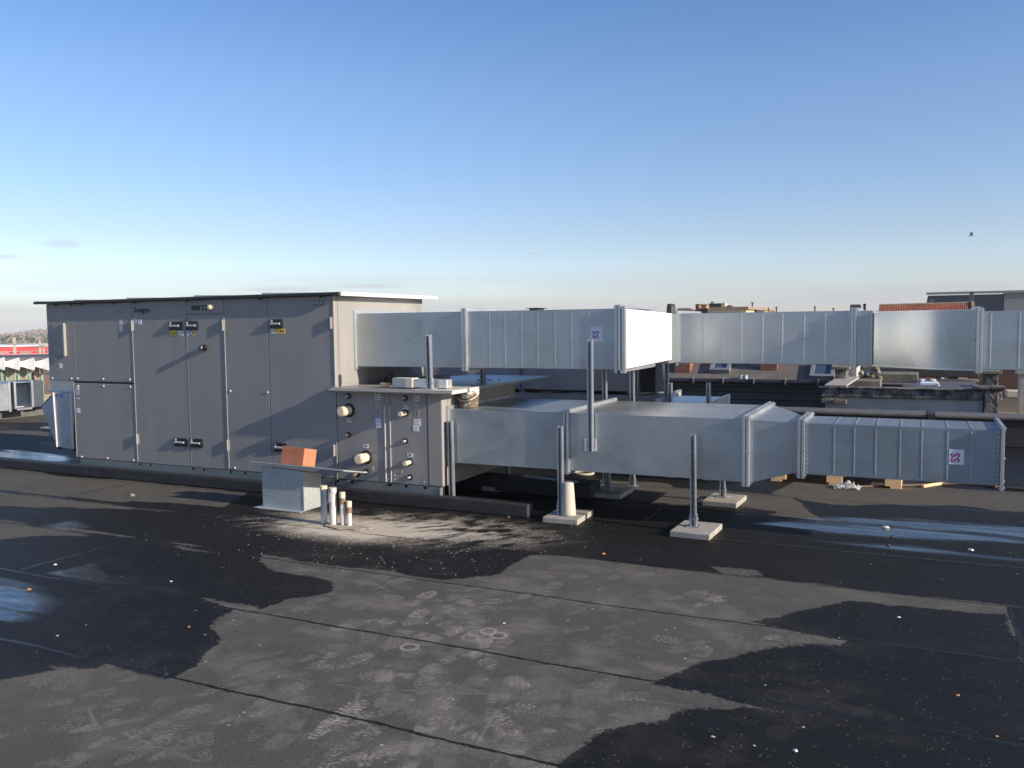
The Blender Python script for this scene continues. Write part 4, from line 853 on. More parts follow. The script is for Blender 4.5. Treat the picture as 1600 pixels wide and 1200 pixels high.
ba = at(438, 727, 'y', YBX+.02); bb = at(473, 729, 'y', YBX+.02); bzt = at(440, 697, 'y', YBX+.02)[2]; bx0_, bx1_ = ba[0], bb[0]
z0_ = lidz(bx0_)+sh-.004; z1_ = lidz(bx1_)+sh-.004; by1 = YBX+.02+.165; bq_ = .035
solo('brick', 'orange red brick standing on the lid of the galvanised roof box', 'brick', MB().hexa([(bx0_, YBX+.02, z0_), (bx1_, YBX+.02, z1_), (bx1_, by1, z1_-bq_), (bx0_, by1, z0_-bq_)], [(bx0_+.012, YBX+.04, bzt), (bx1_+.012, YBX+.04, bzt-.01), (bx1_+.012, by1+.02, bzt-.01-bq_), (bx0_+.012, by1+.02, bzt-bq_)]), BRICKM, ((bx0_+bx1_)/2, YBX+.1, z0_), bevel=.004)
PIPEW = mat('primed_pipe', (.66, .64, .60), .45, .25, .12, 16, col2=(.30, .29, .27), c2scale=24)
RUSTY = mat('rusty_fitting', (.24, .17, .11), .7, .3, .3, 40)
for px, pyt, pyb, r_, cap, lb in ((507, 760, 818, .027, 0, 'grey steel pipe end capped in cream, nearest the metal box'), (521, 763, 821, .029, 1, 'thickest upright pipe with torn pale tape at its top, second from the metal box'),
                              (536, 769, 822, .021, 2, 'upright pipe with a rusty collar and pale cap, third from the metal box'), (546, 783, 823, .020, 3, 'shortest upright pipe with a rusty neck, farthest from the metal box')):
    q = at(px, pyb, 'z', 0); zt_ = at(px-1, pyt, 'y', q[1])[2]; x, y = q[0], q[1]
    t = Thing('pipe', lb, 'pipe', (x, y, 0), 'cluster of upright pipe ends')
    t.part('tube', MB().tube((x, y, -.01), (x, y, zt_-(.06 if cap > 1 else .015)), r_, n=20), GALV_B if cap == 0 else PIPEW)
    if cap > 1:
        t.part('collar', MB().tube((x, y, zt_-.095), (x, y, zt_-.045), r_*1.2, n=16), RUSTY); t.part('cap', MB().tube((x, y, zt_-.05), (x, y, zt_), r_*1.12, n=16), CAP, bevel=.003)
    else:
        t.part('cap', MB().tube((x, y, zt_-.03), (x, y, zt_+.006), r_*1.12, n=20), PIPEW if cap else CAP, bevel=.003)
        if cap == 1: t.part('torn_tape', MB().add([(x-r_*1.15, y-.012, zt_-.02), (x+.004, y-r_*1.16, zt_-.02), (x-.006, y-r_*1.2, zt_-.10), (x-r_*1.2, y-.016, zt_-.07), (x-r_*1.5, y-.012, zt_-.13)], [(0, 1, 2, 3), (3, 2, 4)]), WHT)
q = at(541, 824, 'z', 0)
mb = MB(); 
for i in range(16):
    a = i/16*6.283; 
pts = [(q[0]+(.22+.03*math.sin(5*a))*math.cos(a), q[1]+(.085+.012*math.sin(7*a+1))*math.sin(a)) for a in np.linspace(0, 6.283, 20)[:-1]]
mb.prism([(p[0], p[1]) for p in pts], 'z', .003, .012)
solo('mortar_patch', 'rough patch of pale mortar round the feet of the upright pipes', 'mortar patch', mb, mat('mortar', (.36, .31, .24), .95, 0, .2, 20, .008, 60), (q[0], q[1], 0), bevel=.004)

# pallet
pal = Thing('wooden_pallet', 'pale new pine pallet lying on the roof under the slim lower duct', 'pallet', (-.7, 9.0, 0))
px0, py0, py1 = -1.34, 8.86, 9.66
for i, yy in enumerate((py0, (py0+py1)/2-.05, py1-.10)):
    for j in range(3):
        xx = px0+j*(1.2-.145)/2; pal.part('block', MB().box(xx, xx+.145, yy, yy+.10, .022, .10), WOOD, bevel=.002)
for j in range(3): pal.part('bottom_board', MB().box(px0+j*.55, px0+j*.55+.1, py0, py1, .0, .0215), WOOD, bevel=.002)
for j in range(3): pal.part('stringer_board', MB().box(px0+j*.5275, px0+j*.5275+.145, py0, py1, .1005, .122), WOOD, bevel=.002)
for i in range(7): pal.part('deck_board', MB().box(px0, px0+1.2, py0+i*.1165, py0+i*.1165+.095, .1225, .144), WOOD, bevel=.002)
# crumpled plastic film
mb = MB(); cx_, cy_ = at(1322, 758, 'z', .01)[:2]; cx_, cy_ = cx_+.02, 8.72
NX = 22; vv = []
for i in range(NX):
    for j in range(12):
        u, w = i/(NX-1)-.5, j/11-.5; vv.append((cx_+u*.24+rng.normal(0, .006), cy_+w*.14+rng.normal(0, .006), max(.004, .06*math.exp(-(u*2.4)**2-(w*2.2)**2)+rng.normal(0, .014))))
mb.add(vv, [(i*12+j, (i+1)*12+j, (i+1)*12+j+1, i*12+j+1) for i in range(NX-1) for j in range(11)])
film = mat('plastic_film', (.75, .76, .78), .18, 0, .05, 20)
film.node_tree.nodes['Principled BSDF'].inputs['Alpha'].default_value = .55
solo('plastic_wrap', 'crumpled clear plastic film lying against the front of the pallet', 'plastic wrap', mb, film, (cx_, cy_, 0))
# battens and hose lying right of the pallet
def ground_path(pts, z=.012): return [(lambda q: (q[0], q[1], z))(at(px, py, 'z', 0)) for px, py in pts]
g = ground_path([(1442, 762), (1460, 759), (1480, 756.5), (1496, 756)], .012); solo('wooden_lath', 'short bent pale lath lying on the roof between pallet and duct end', 'lath', MB().path(g, .018, 6), WOOD, g[0])
g = ground_path([(1330, 762), (1380, 761), (1440, 759), (1500, 757), (1540, 760), (1575, 764), (1640, 770)], .010); solo('hose', 'thin brown hose running along the roof past the duct end', 'hose', MB().path(g, .012, 8), mat('brown_hose', (.12, .075, .05), .6), g[0])
g = ground_path([(1554, 764), (1568, 755)], .02); solo('wooden_stake', 'small reddish stake lying under the open end of the slim duct', 'stake', MB().path(g, .014, 6), mat('red_wood', (.20, .10, .06), .8), g[0])
# little litter
def bit(label, name, cat, px, py, s_, m_, flat=.5, grp=None, n=7):
    s_ *= .72
    q = at(px, py, 'z', 0); mb = MB(); a0_ = rng.uniform(0, 6); 
    top = []; bot = []
    for k in range(n):
        a = a0_+k*6.283/n; r_ = s_*rng.uniform(.6, 1.1); bot.append((q[0]+r_*math.cos(a), q[1]+r_*math.sin(a)*.7, .002)); top.append((q[0]+r_*.6*math.cos(a), q[1]+r_*.45*math.sin(a), s_*flat*rng.uniform(.7, 1.2)))
    mb.add(bot+top, [(k, (k+1) % n, n+(k+1) % n, n+k) for k in range(n)]+[tuple(range(n, 2*n)), tuple(reversed(range(n)))])
    return solo(name, label, cat, mb, m_, (q[0], q[1], 0), grp)
STONE = mat('pale_stone', (.38, .35, .29), .8, 0, .15, 40); ORG = mat('orange_shard', (.36, .18, .08), .7, 0, .2, 40); PAPER = mat('paper_scrap', (.55, .54, .52), .7)
WETP = 'loose bits scattered on the roof felt'
for lb, nm, ct, px, py, s_, m_ in [
  ('white paper scrap lying on the right hand puddle', 'paper_scrap', 'scrap', 1383, 825, .045, PAPER), ('small crumpled silver scrap at the right of the puddle', 'foil_scrap', 'scrap', 1516, 860, .035, GALV_B),
  ('dark clod at the front edge of the right puddle', 'clod', 'clod', 1394, 840, .03, RUBBER), ('second dark clod left of the silver scrap', 'clod', 'clod', 1387, 852, .025, RUBBER),
  ('orange shard lying on the wet felt at the lower right', 'tile_shard', 'shard', 1496, 1087, .018, ORG), ('yellow orange pebble nearest the lower right corner', 'pebble', 'pebble', 1557, 1151, .014, ORG),
  ('cream pebble on the dark wet felt at the bottom centre right', 'pebble', 'pebble', 1114, 1152, .014, STONE), ('flat white chip right of the cream pebble at the bottom', 'stone_chip', 'chip', 1243, 1174, .02, PAPER),
  ('small white stone among the footprints above the chalk rings', 'pebble', 'pebble', 787, 974, .016, PAPER), ('orange leaf bit on the dry felt in front of the concrete cone', 'leaf', 'leaf', 943, 866, .028, ORG),
  ('pale flat chip touching the front paver with the cone', 'stone_chip', 'chip', 886, 818.5, .04, STONE), ('orange bit in front of the black curb end', 'leaf', 'leaf', 795, 808, .022, ORG),
  ('dry brown leaf on the felt left of the metal box', 'leaf', 'leaf', 207, 775, .055, STONE), ('brown leaf beside the blue puddle at the left edge', 'leaf', 'leaf', 45, 922, .03, ORG),
  ('white stone on the seam above the left puddle', 'pebble', 'pebble', 86, 883, .025, PAPER), ('bright pebble on the wet felt in the middle left', 'pebble', 'pebble', 267, 909, .018, PAPER),
  ('small orange pebble on the wet felt, left half', 'pebble', 'pebble', 295, 980, .016, ORG), ('cream pebble low in the wet patch at the left', 'pebble', 'pebble', 90, 994, .016, STONE),
  ('pale chip lying in front of the right rear paver', 'stone_chip', 'chip', 1097, 784, .07, PAPER), ('white pebble on the upper right wet patch', 'pebble', 'pebble', 1404, 965, .018, PAPER)]:
    bit(lb, nm, ct, px, py, s_, m_, .5, WETP)
q = at(911, 742, 'z', 0); solo('drain_ring', 'small pale ring lying on the roof behind the duct joint', 'ring', MB().path([(q[0]+.11*math.cos(t), q[1]+.09*math.sin(t), .02) for t in np.linspace(0, 6.283, 20)], .016, 6), STONE, (q[0], q[1], 0))
mb = MB()
for i in range(300):
    px = rng.uniform(-50, 1650); py = 1250-480*rng.random()**.8
    if i < 300: px = rng.normal(600, 140); py = rng.normal(845, 30)
    if py < 800: continue
    q = at(px, py, 'z', 0); s_ = rng.uniform(.0018, .0052)*(1.15 if i < 300 else 1); a = rng.uniform(0, 6)
    P = [(q[0]+s_*math.cos(a+k*1.57), q[1]+s_*math.sin(a+k*1.57)*.8) for k in range(4)]
    mb.add([(x, y, .002) for x, y in P]+[(q[0]+s_*.2, q[1], s_*.9+.002)], [(0, 1, 4), (1, 2, 4), (2, 3, 4), (3, 0, 4)], 0 if rng.random() < .8 else 1)
solo('grit', None, None, mb, [mat('grit_stone', (.34, .32, .28), .8), mat('grit_tan', (.30, .20, .12), .8)], (0, 5, 0), kind='stuff')

# ================================================================== PARAPETS AND NEIGHBOURS
pr_ = Thing('parapet', 'long black bitumen parapet with a grey cap at the back of the roof', 'parapet', (1, 12.4, 0))
pr_.part('upstand', MB().box(-9, 10, 12.3, 12.62, 0, .335), BITU, bevel=.01)
pr_.part('cap', MB().box(-9, .15, 12.27, 12.78, .339, .385).box(.17, 10, 12.27, 12.78, .339, .382), BITU2, bevel=.015)
pr_.part('joint_seam', MB().box(.10, .18, 12.255, 12.27, .02, .38).box(.10, .17, 12.262, 12.77, .3853, .392), BITU)
pl_ = Thing('parapet', 'low sunlit brownish parapet along the far left roof edge', 'parapet', (-15.1, 9, 0))
pl_.part('upstand', MB().box(-15.35, -15.0, -8, 12.9, 0, .16), BITU2, bevel=.01)
pl_.part('cap', MB().box(-15.4, -14.97, -8, 12.9, .161, .185), CONC, bevel=.008)
# spare duct pieces on the left parapet
sp_ = Thing('spare_duct', 'open ended spare duct section lying on the low parapet at the far left', 'duct', (-14.9, 9.8, .19), DG)
def shell(mb, x0, x1, y0, y1, z0, z1, t=.012, axis='y'):
    mb.box(x0, x1, y0, y1, z0, z0+t).box(x0, x1, y0, y1, z1-t, z1)
    if axis == 'x': mb.box(x0, x1, y0, y0+t, z0+t, z1-t).box(x0, x1, y1-t, y1, z0+t, z1-t)
    else: mb.box(x0, x0+t, y0, y1, z0+t, z1-t).box(x1-t, x1, y0, y1, z0+t, z1-t)
    return mb
sp_.part('duct_body', shell(MB(), -15.3, -14.55, 8.5, 9.82, .2, .67), GALV)
sp_.part('flange', MB().box(-15.33, -14.52, 9.80, 9.84, .17, .2).box(-15.33, -14.52, 9.80, 9.84, .67, .70).box(-14.55, -14.52, 9.8, 9.84, .2, .67), GALV_B)
s2_ = Thing('spare_duct', 'square spare duct ring with a light frame, beside the longer spare section', 'duct', (-14.9, 10.2, .19), DG)
s2_.part('duct_body', shell(MB(), -15.3, -14.6, 9.95, 10.28, .2, .68, axis='x'), GALV_D, bevel=0)
s2_.part('flange', MB().box(-14.6, -14.56, 9.93, 9.97, .18, .7).box(-14.6, -14.56, 10.26, 10.30, .18, .7).box(-14.6, -14.56, 9.93, 10.3, .18, .21), GALV_B)
solo('leaning_sheet', 'dark upright metal sheet leaning beside the spare duct ring', 'metal sheet', MB().box(-15.2, -14.7, 10.36, 10.60, .2, .68), mat('dark_sheet', (.06, .08, .09), .5, .2), (-14.9, 10.4, .2), bevel=.005)
solo('plank', 'pale plank lying on top of the low left parapet', 'plank', MB().box(-14.95, -14.8, 9.5, 11.3, .187, .222), mat('pale_plank', (.55, .56, .55), .7), (-14.9, 10, .19), bevel=.004)
q = at(75, 671, 'z', 0); solo('loose_block', 'small pale block lying on the roof left of the hood', 'block', MB().box(q[0]-.12, q[0]+.15, q[1]-.05, q[1]+.05, .002, .04), CONC, (q[0], q[1], 0), bevel=.01)

# --- neighbour materials
TILE = mat('grey_roof_tile', (.145, .132, .115), .85, 0, .18, 2.5, .01, 20, col2=(.10, .093, .082), c2scale=6)
def tile_rows(base_mat, sx, sz, depth=.02, col_var=.25, mort=.35):
    n = base_mat.node_tree.nodes; l = base_mat.node_tree.links; b = n['Principled BSDF']
    g = n.new('ShaderNodeNewGeometry'); br = n.new('ShaderNodeTexBrick'); mpn = n.new('ShaderNodeMapping'); 
    sp = n.new('ShaderNodeSeparateXYZ'); l.new(g.outputs['Position'], sp.inputs[0]); cb = n.new('ShaderNodeCombineXYZ'); l.new(sp.outputs['X'], cb.inputs[0]); l.new(sp.outputs['Z'], cb.inputs[1]); l.new(cb.outputs[0], br.inputs['Vector'])
    br.inputs['Scale'].default_value = 1; br.inputs['Brick Width'].default_value = sx; br.inputs['Row Height'].default_value = sz; br.inputs['Mortar Size'].default_value = sz*.07
    br.inputs['Color1'].default_value = (1, 1, 1, 1); br.inputs['Color2'].default_value = (1-col_var,)*3+(1,); br.inputs['Mortar'].default_value = (mort, mort, mort, 1)
    src = b.inputs['Base Color'].links[0].from_socket; mm = n.new('ShaderNodeMixRGB'); mm.blend_type = 'MULTIPLY'; mm.inputs[0].default_value = 1; l.new(src, mm.inputs[1]); l.new(br.outputs['Color'], mm.inputs[2]); l.new(mm.outputs[0], b.inputs['Base Color'])
    bp = n.new('ShaderNodeBump'); bp.inputs['Distance'].default_value = depth; l.new(br.outputs['Color'], bp.inputs['Height']); l.new(bp.outputs[0], b.inputs['Normal']); return base_mat
tile_rows(TILE, .22, .14, .004, .10, .72)
SLATE = tile_rows(mat('dark_slate_cladding', (.080, .077, .073), .6, 0, .2, 3), 2.6, .155, .03, .2, .12)
BRK = tile_rows(mat('red_brickwork', (.30, .125, .085), .9, 0, .15, 5), .22, .075, .005, .35)
BRKL = tile_rows(mat('tan_brickwork', (.36, .27, .18), .9, 0, .15, 5), .22, .075, .005, .3)
RTILE = mat('red_pantile', (.30, .095, .05), .8, 0, .3, 2)
REND = mat('grey_render', (.46, .42, .36), .9, 0, .1, 1.6, .004, 50, col2=(.33, .30, .26), c2pos=(.5, .75), c2scale=2.2)
WCONC = mat('weathered_concrete', (.20, .19, .17), .9, 0, .3, 6, .02, 30, col2=(.045, .045, .045), c2pos=(.42, .56), c2scale=7)
MOSS = mat('mossy_concrete', (.17, .155, .12), .95, 0, .3, 5, .02, 40, col2=(.08, .09, .035), c2scale=8)
GLASS = mat('window_glass', (.05, .08, .12), .06, 0, .1, 3, spec=1.0)
LEAD = mat('grey_frame', (.25, .26, .27), .5, .3)
DGREY = mat('anthracite_cladding', (.10, .10, .108), .7, 0, .05, 1)
MGREY = mat('mid_grey_cladding', (.26, .26, .25), .7, 0, .05, 1)
BEIGE = mat('beige_render', (.50, .42, .29), .85, 0, .1, .8)
BROWN = mat('brown_roof', (.11, .07, .065), .85, 0, .2, 1)

# tiled house with slate apron
HY = 18.0
z_e = .42; h = Thing('tiled_house', 'neighbouring house with a grey tiled roof slope, slate clad below its eaves', 'house', (-5, HY, GZ))
xl, xr_ = -10.5, -.9; slope = .62; run = 2.15
h.part('wall', MB().box(xl, xr_, HY+.12, HY+6, GZ, z_e-.05), SLATE)
rf = h.part('roof', MB().hexa([(xl-.1, HY-.05, z_e-.12), (xr_+.1, HY-.05, z_e-.12), (xr_+.1, HY+run*2.2, z_e-.12), (xl-.1, HY+run*2.2, z_e-.12)], [(xl-.1, HY-.05, z_e), (xr_+.1, HY-.05, z_e), (xr_+.1, HY+run, z_e+run*slope), (xl-.1, HY+run, z_e+run*slope)]), TILE)
h.part('roof', MB().hexa([(xl-.1, HY+run*1.02, z_e-.1), (xr_+.1, HY+run*1.02, z_e-.1), (xr_+.1, HY+run*2.4, z_e-.1), (xl-.1, HY+run*2.4, z_e-.1)], [(xl-.1, HY+run*1.02, z_e+run*slope), (xr_+.1, HY+run*1.02, z_e+run*slope), (xr_+.1, HY+run*2.4, z_e), (xl-.1, HY+run*2.4, z_e)]), TILE)
h.part('gutter', MB().tube((xl-.1, HY-.10, z_e-.03), (xr_+.1, HY-.10, z_e-.03), .055, n=10), DARKTRIM)
for xx in np.arange(xl, xr_, .62): h.part('gutter_bracket', MB().box(xx-.012, xx+.012, HY-.165, HY-.05, z_e-.07, z_e+.035), LEAD)
def on_slope(px, py):
    """point on the roof slope"""
    r = _F+_R*(px-800)/FPX-_U*(py-600)/FPX; n_ = np.array([0, -slope, 1.]); p0 = np.array([0, HY-.05, z_e]); t = ((p0-CAM)@n_)/(r@n_); return CAM+r*t
def skylight(px, py, w, ln):
    p = on_slope(px, py); k_ = math.hypot(1, slope); dy, dz = ln/k_, ln*slope/k_; ny_, nz_ = -slope/k_, 1/k_
    def Q(u, v_, h_): return (p[0]+u, p[1]+v_/k_+ny_*h_, p[2]+v_*slope/k_+nz_*h_)
    fr_ = MB()
    for (u0, u1, v0, v1) in ((-w/2, -w/2+.07, 0, ln), (w/2-.07, w/2, 0, ln), (-w/2+.07, w/2-.07, 0, .07), (-w/2+.07, w/2-.07, ln-.07, ln)):
        fr_.hexa([Q(u0, v0, 0), Q(u1, v0, 0), Q(u1, v1, 0), Q(u0, v1, 0)], [Q(u0, v0, .09), Q(u1, v0, .09), Q(u1, v1, .09), Q(u0, v1, .09)])
    o_ = h.part('skylight', fr_, LEAD)
    h.part('pane', MB().hexa([Q(-w/2+.07, .07, .01), Q(w/2-.07, .07, .01), Q(w/2-.07, ln-.07, .01), Q(-w/2+.07, ln-.07, .01)], [Q(-w/2+.07, .07, .05), Q(w/2-.07, .07, .05), Q(w/2-.07, ln-.07, .05), Q(-w/2+.07, ln-.07, .05)]), GLASS, parent=o_)
skylight(1124, 583, .42, .8); skylight(1284, 593, .46, .52)
skylight(1190, 574, .5, .5)
def slope_chimney(px, py, w, d, top, m_):
    p = on_slope(px, py); o_ = h.part('chimney', MB().box(p[0]-w/2, p[0]+w/2, p[1], p[1]+d, p[2]-.3, top), m_, parent=rf)
slope_chimney(1066, 583, .33, .5, 1.15, BRK); slope_chimney(1201, 579, .33, .5, 1.1, BRK)
for px in (1158, 1165): p = on_slope(px, 593); h.part('vent_pipe', MB().tube((p[0], p[1], p[2]-.05), (p[0], p[1], p[2]+.09), .04, n=10), LGREY)
# concrete annex
KY = 15.0; k0 = at(1283, 606, 'y', KY); k1 = at(1566, 608, 'y', KY)
cb_ = Thing('concrete_annex', 'old rendered annex with a weathered dark concrete coping and flat roof', 'building', (0, KY, GZ))
zc = .50
cb_.part('wall', MB().box(k0[0]+.06, k1[0]-.25, KY+.06, KY+4, GZ, zc-.14), REND)
cb_.part('coping', MB().box(k0[0], k1[0], KY, KY+.20, zc-.14, zc).box(k0[0]-.05, k1[0], KY-.03, KY+.22, zc+.001, zc+.028).box(k0[0], k0[0]+.2, KY+.22, KY+3.8, zc-.19, zc), WCONC, bevel=.012)
cb_.part('flat_roof', MB().box(k0[0]+.21, k1[0]-.2, KY+.21, KY+3.9, zc-.25, zc-.06), mat('grey_roofing', (.10, .10, .11), .7, 0, .3, 5, .01, 30))
a = at(1301, 622, 'y', KY-.03)
cb_.part('broken_ledge', MB().box(a[0]-.18, a[0]+.0, KY-.07, KY-.002, zc-.24, zc-.17).box(a[0]+.02, a[0]+.22, KY-.09, KY-.002, zc-.25, zc-.18), MOSS, bevel=.012)
cb_.part('corner_pier', MB().box(k1[0]-.24, k1[0]-.05, KY-.02, KY+.3, GZ, zc+.03).box(k1[0]-.40, k1[0]+.04, KY-.06, KY+.32, zc+.031, zc+.075), [WCONC], bevel=.012)
def rough_block(th, name, px0, px1, py0, py1, y, d, m_, par=None):
    a = at(px0, py1, 'y', y); b = at(px1, py0, 'y', y); return th.part(name, MB().box(a[0], b[0], y, y+d, a[2], b[2]), m_, parent=par, bevel=.015)
rough_block(cb_, 'loose_slab', 1326, 1376, 595, 606, KY+.4, .5, MOSS)
rough_block(cb_, 'loose_slab', 1355, 1435, 585, 597, KY+1.3, .8, MOSS)
rough_block(cb_, 'rear_wall', 1370, 1530, 576, 588, KY+3.4, .2, mat('dark_wall', (.06, .055, .05), .9, 0, .2, 3))
rough_block(cb_, 'parapet_piece', 1345, 1374, 573, 582, KY+2.5, .3, WCONC)
rough_block(cb_, 'roof_stone', 1437, 1467, 598, 603, KY+.5, .3, mat('white_sheet', (.6, .66, .70), .5))
for i in range(14):
    a = at(1345+i*2.2+rng.normal(0, 2), 584+rng.normal(0, 4), 'y', KY+1.1)
    cb_.part('rubble', MB().lathe((a[0], KY+1.1, a[2]-.05), [(0, 0), (.06, .01), (.05, .06), (0, .08)], 6), [WCONC, MOSS, STONE][i % 3])
for i in range(5):
    a = at(1440+i*5, 594+rng.normal(0, 2), 'y', KY+1.2); cb_.part('rubble', MB().lathe((a[0], KY+1.2, a[2]-.04), [(0, 0), (.09, .01), (.07, .05), (0, .06)], 6), mat('pale_film', (.5, .55, .6), .4) if i == 0 else STONE)
def chimney(label, px0, px1, py0, py1, y, d, m_, capm, ov=.05, caph=.05, name='chimney', pots=0):
    a = at(px0, py1, 'y', y); b = at(px1, py0, 'y', y); t = Thing(name, label, 'chimney', ((a[0]+b[0])/2, y, a[2]-.3))
    t.part('stack', MB().box(a[0], b[0], y, y+d, a[2]-.3, b[2]-caph), m_, bevel=.01)
    t.part('cap', MB().box(a[0]-ov, b[0]+ov, y-ov, y+d+ov, b[2]-caph+.001, b[2]), capm, bevel=.01)
    for i in range(pots):
        xx = a[0]+(b[0]-a[0])*(i+.5)/pots; t.part('pot', MB().lathe((xx, y+d/2, b[2]), [(.10, 0), (.085, .3), (.1, .32), (.07, .32), (.07, .0)], 14), RTILE)
    return t
chimney('squat rendered chimney at the left end of the annex roof', 1304, 1323, 573, 603, KY+.35, .4, WCONC, MOSS)
chimney('taller grey chimney just right of the squat rendered one', 1330, 1339, 571, 595, KY+1.4, .9, REND, WCONC, .01, .03)
chimney('mossy topped chimney below the flange of the curved duct', 1537, 1560, 580, 605, KY+.45, .45, WCONC, MOSS)
solo('sloping_slab', 'pale slab leaning at the left end of the weathered coping', 'slab', MB().hexa([(k0[0]+.05, KY-.02, zc+.03), (k0[0]+.40, KY-.02, zc+.03), (k0[0]+.56, KY+.5, zc+.14), (k0[0]+.22, KY+.5, zc+.14)], [(k0[0]+.05, KY-.02, zc+.06), (k0[0]+.40, KY-.02, zc+.06), (k0[0]+.56, KY+.5, zc+.17), (k0[0]+.22, KY+.5, zc+.17)]), CONC, (k0[0]+.2, KY, zc), bevel=.01)
# brick house right behind the annex
hb = Thing('brick_house', 'dark red brick house behind the annex, seen under the curved duct', 'house', (3, 19.5, GZ))
a = at(1469, 590, 'y', 19.5); b = at(1700, 560, 'y', 19.5)
hb.part('wall', MB().box(a[0], 6.0, 19.5, 26, GZ, 1.0), mat('dark_brick', (.10, .055, .045), .9, 0, .2, 4))
for p0_, p1_, m_ in ((1470, 1476, WHT), (1476, 1482, BRK), (1497, 1512, BEIGE)):
    a = at(p0_, 592, 'y', 19.45); b = at(p1_, 570, 'y', 19.45); hb.part('pilaster', MB().box(a[0], b[0], 19.38, 19.498, a[2], b[2]), m_)
a = at(1472, 596, 'y', 19.4); b = at(1530, 593, 'y', 19.4); hb.part('sill', MB().box(a[0], b[0], 19.3, 19.49, a[2], b[2]), CONC)
a = at(1573, 618, 'y', 17.2); b = at(1592, 611, 'y', 17.2)
wl = Thing('garden_wall', 'low pale coped wall with a concrete pier at the far right beyond the parapet', 'wall', (a[0], 17.2, GZ))
wl.part('wall', MB().box(k1[0]+.02, 6, 17.22, 17.5, GZ, a[2]-.05), REND)
wl.part('coping', MB().box(a[0], 6, 17.15, 17.55, a[2]-.03, b[2]), mat('pale_coping', (.55, .52, .44), .8), bevel=.01)
a = at(1592, 640, 'y', 16.8); b = at(1612, 585, 'y', 16.8); wl.part('pier', MB().box(a[0], b[0], 16.8, 17.1, GZ, b[2]).box(a[0]-.05, b[0]+.05, 16.75, 17.12, b[2]+.001, b[2]+.08), CONC, bevel=.01)

# --- far skyline over the ducts
def block(name, label, cat, px0, px1, pyt, y, d, m_, parts=(), base=None):
    a = at(px0, pyt, 'y', y); b = at(px1, pyt, 'y', y); t = Thing(name, label, cat, ((a[0]+b[0])/2, y, GZ))
    t.part('wall', MB().box(a[0], b[0], y, y+d, GZ if base is None else base, a[2]), m_); return t, a, b
t, a, b = block('office_block', 'large anthracite flat roofed building on the skyline at the right', 'building', 1450, 1640, 462, 60, 14, DGREY)
c_ = at(1569, 462, 'y', 60); t.part('wall', MB().box(c_[0], c_[0]+12, 59.9, 74, GZ, a[2]+.05), MGREY, label='lighter grey wall bay')
t.part('roof_edge', MB().box(a[0]-.1, b[0], 59.8, 60.0, a[2]+.051, a[2]+.2), MGREY)
w_ = at(1454, 475, 'y', 60); t.part('window', MB().box(w_[0]-.1, w_[0]+.25*.9, 59.93, 59.99, w_[2]-.3, w_[2]+.3), GLASS)
chimney('dark square chimney standing up before the anthracite building', 1515.5, 1521, 456.5, 477, 40, .5, DGREY, DARKTRIM, .02, .06)
# red pantile roof
y_ = 34; a = at(1372, 488, 'y', y_); b = at(1520, 488, 'y', y_); tp0 = at(1374, 478.5, 'y', y_+1.2); tp1 = at(1517, 474.5, 'y', y_+1.2)
t = Thing('pantile_house', 'house with a red pantile roof on the skyline above the curved duct', 'house', (a[0], y_, GZ))
t.part('wall', MB().box(a[0]+.1, b[0]-.1, y_+.05, y_+6, GZ, a[2]-.25), BRK)
t.part('roof', MB().hexa([(a[0], y_, a[2]-.25), (b[0], y_, b[2]-.25), (b[0], y_+3.4, b[2]-.25), (a[0], y_+3.4, a[2]-.25)], [(a[0], y_, a[2]-.2), (b[0], y_, b[2]-.2), (tp1[0], y_+1.2, tp1[2]), (tp0[0], y_+1.2, tp0[2])]), RTILE)
for i in range(52):
    u = (i+.5)/52; p0_ = Vector((a[0]+(b[0]-a[0])*u, y_-.02, a[2]-.19)); p1_ = Vector((tp0[0]+(tp1[0]-tp0[0])*u, y_+1.2, tp0[2]+(tp1[2]-tp0[2])*u+.01)); t.part('tile_row', MB().tube(p0_, p1_, .033, n=6), RTILE)
t.part('ridge', MB().tube((tp0[0], y_+1.2, tp0[2]+.02), (tp1[0], y_+1.2, tp1[2]+.02), .06, n=8), BRKL)
t.part('gable_edge', MB().hexa([(b[0]+.0, y_-.03, b[2]-.25), (b[0]+.12, y_-.03, b[2]-.25), (b[0]+.12, y_+1.2, b[2]-.25), (b[0], y_+1.2, b[2]-.25)], [(b[0]-.0, y_-.03, b[2]-.1), (b[0]+.12, y_-.03, b[2]-.1), (tp1[0]+.1, y_+1.2, tp1[2]+.1), (tp1[0], y_+1.2, tp1[2]+.1)]), BRKL)
# chimneys and blocks left of it
def sky_block(name, label, cat, px0, px1, pyt, pyb, y, d, m_): 
    a = at(px0, pyb, 'y', y); b = at(px1, pyt, 'y', y); t = Thing(name, label, cat, ((a[0]+b[0])/2, y, GZ))
    t.part('wall', MB().box(a[0], b[0], y, y+d, GZ, b[2]), m_); return t, a, b
t, a, b = sky_block('flat_roof_house', 'pale tan flat roofed house under the brick chimneys on the skyline', 'house', 1104, 1166, 483.5, 492, 38, 8, BEIGE)
t.part('roof_edge', MB().box(a[0]-.1, b[0]+.1, 37.9, 46.1, b[2]+.001, b[2]+.12), BRKL); t.part('lower_band', MB().box(a[0], b[0]-.3, 37.6, 37.99, GZ, b[2]-.14), WHT)
chimney('wide brick chimney right of the little purple roof', 1086.5, 1092, 475, 492, 36, .8, BRK, DARKTRIM, .0, .03)
chimney('tan and dark chimney block beside the wide brick one', 1090, 1104, 475.5, 490, 36.5, .5, BRKL, DARKTRIM, .02, .02)
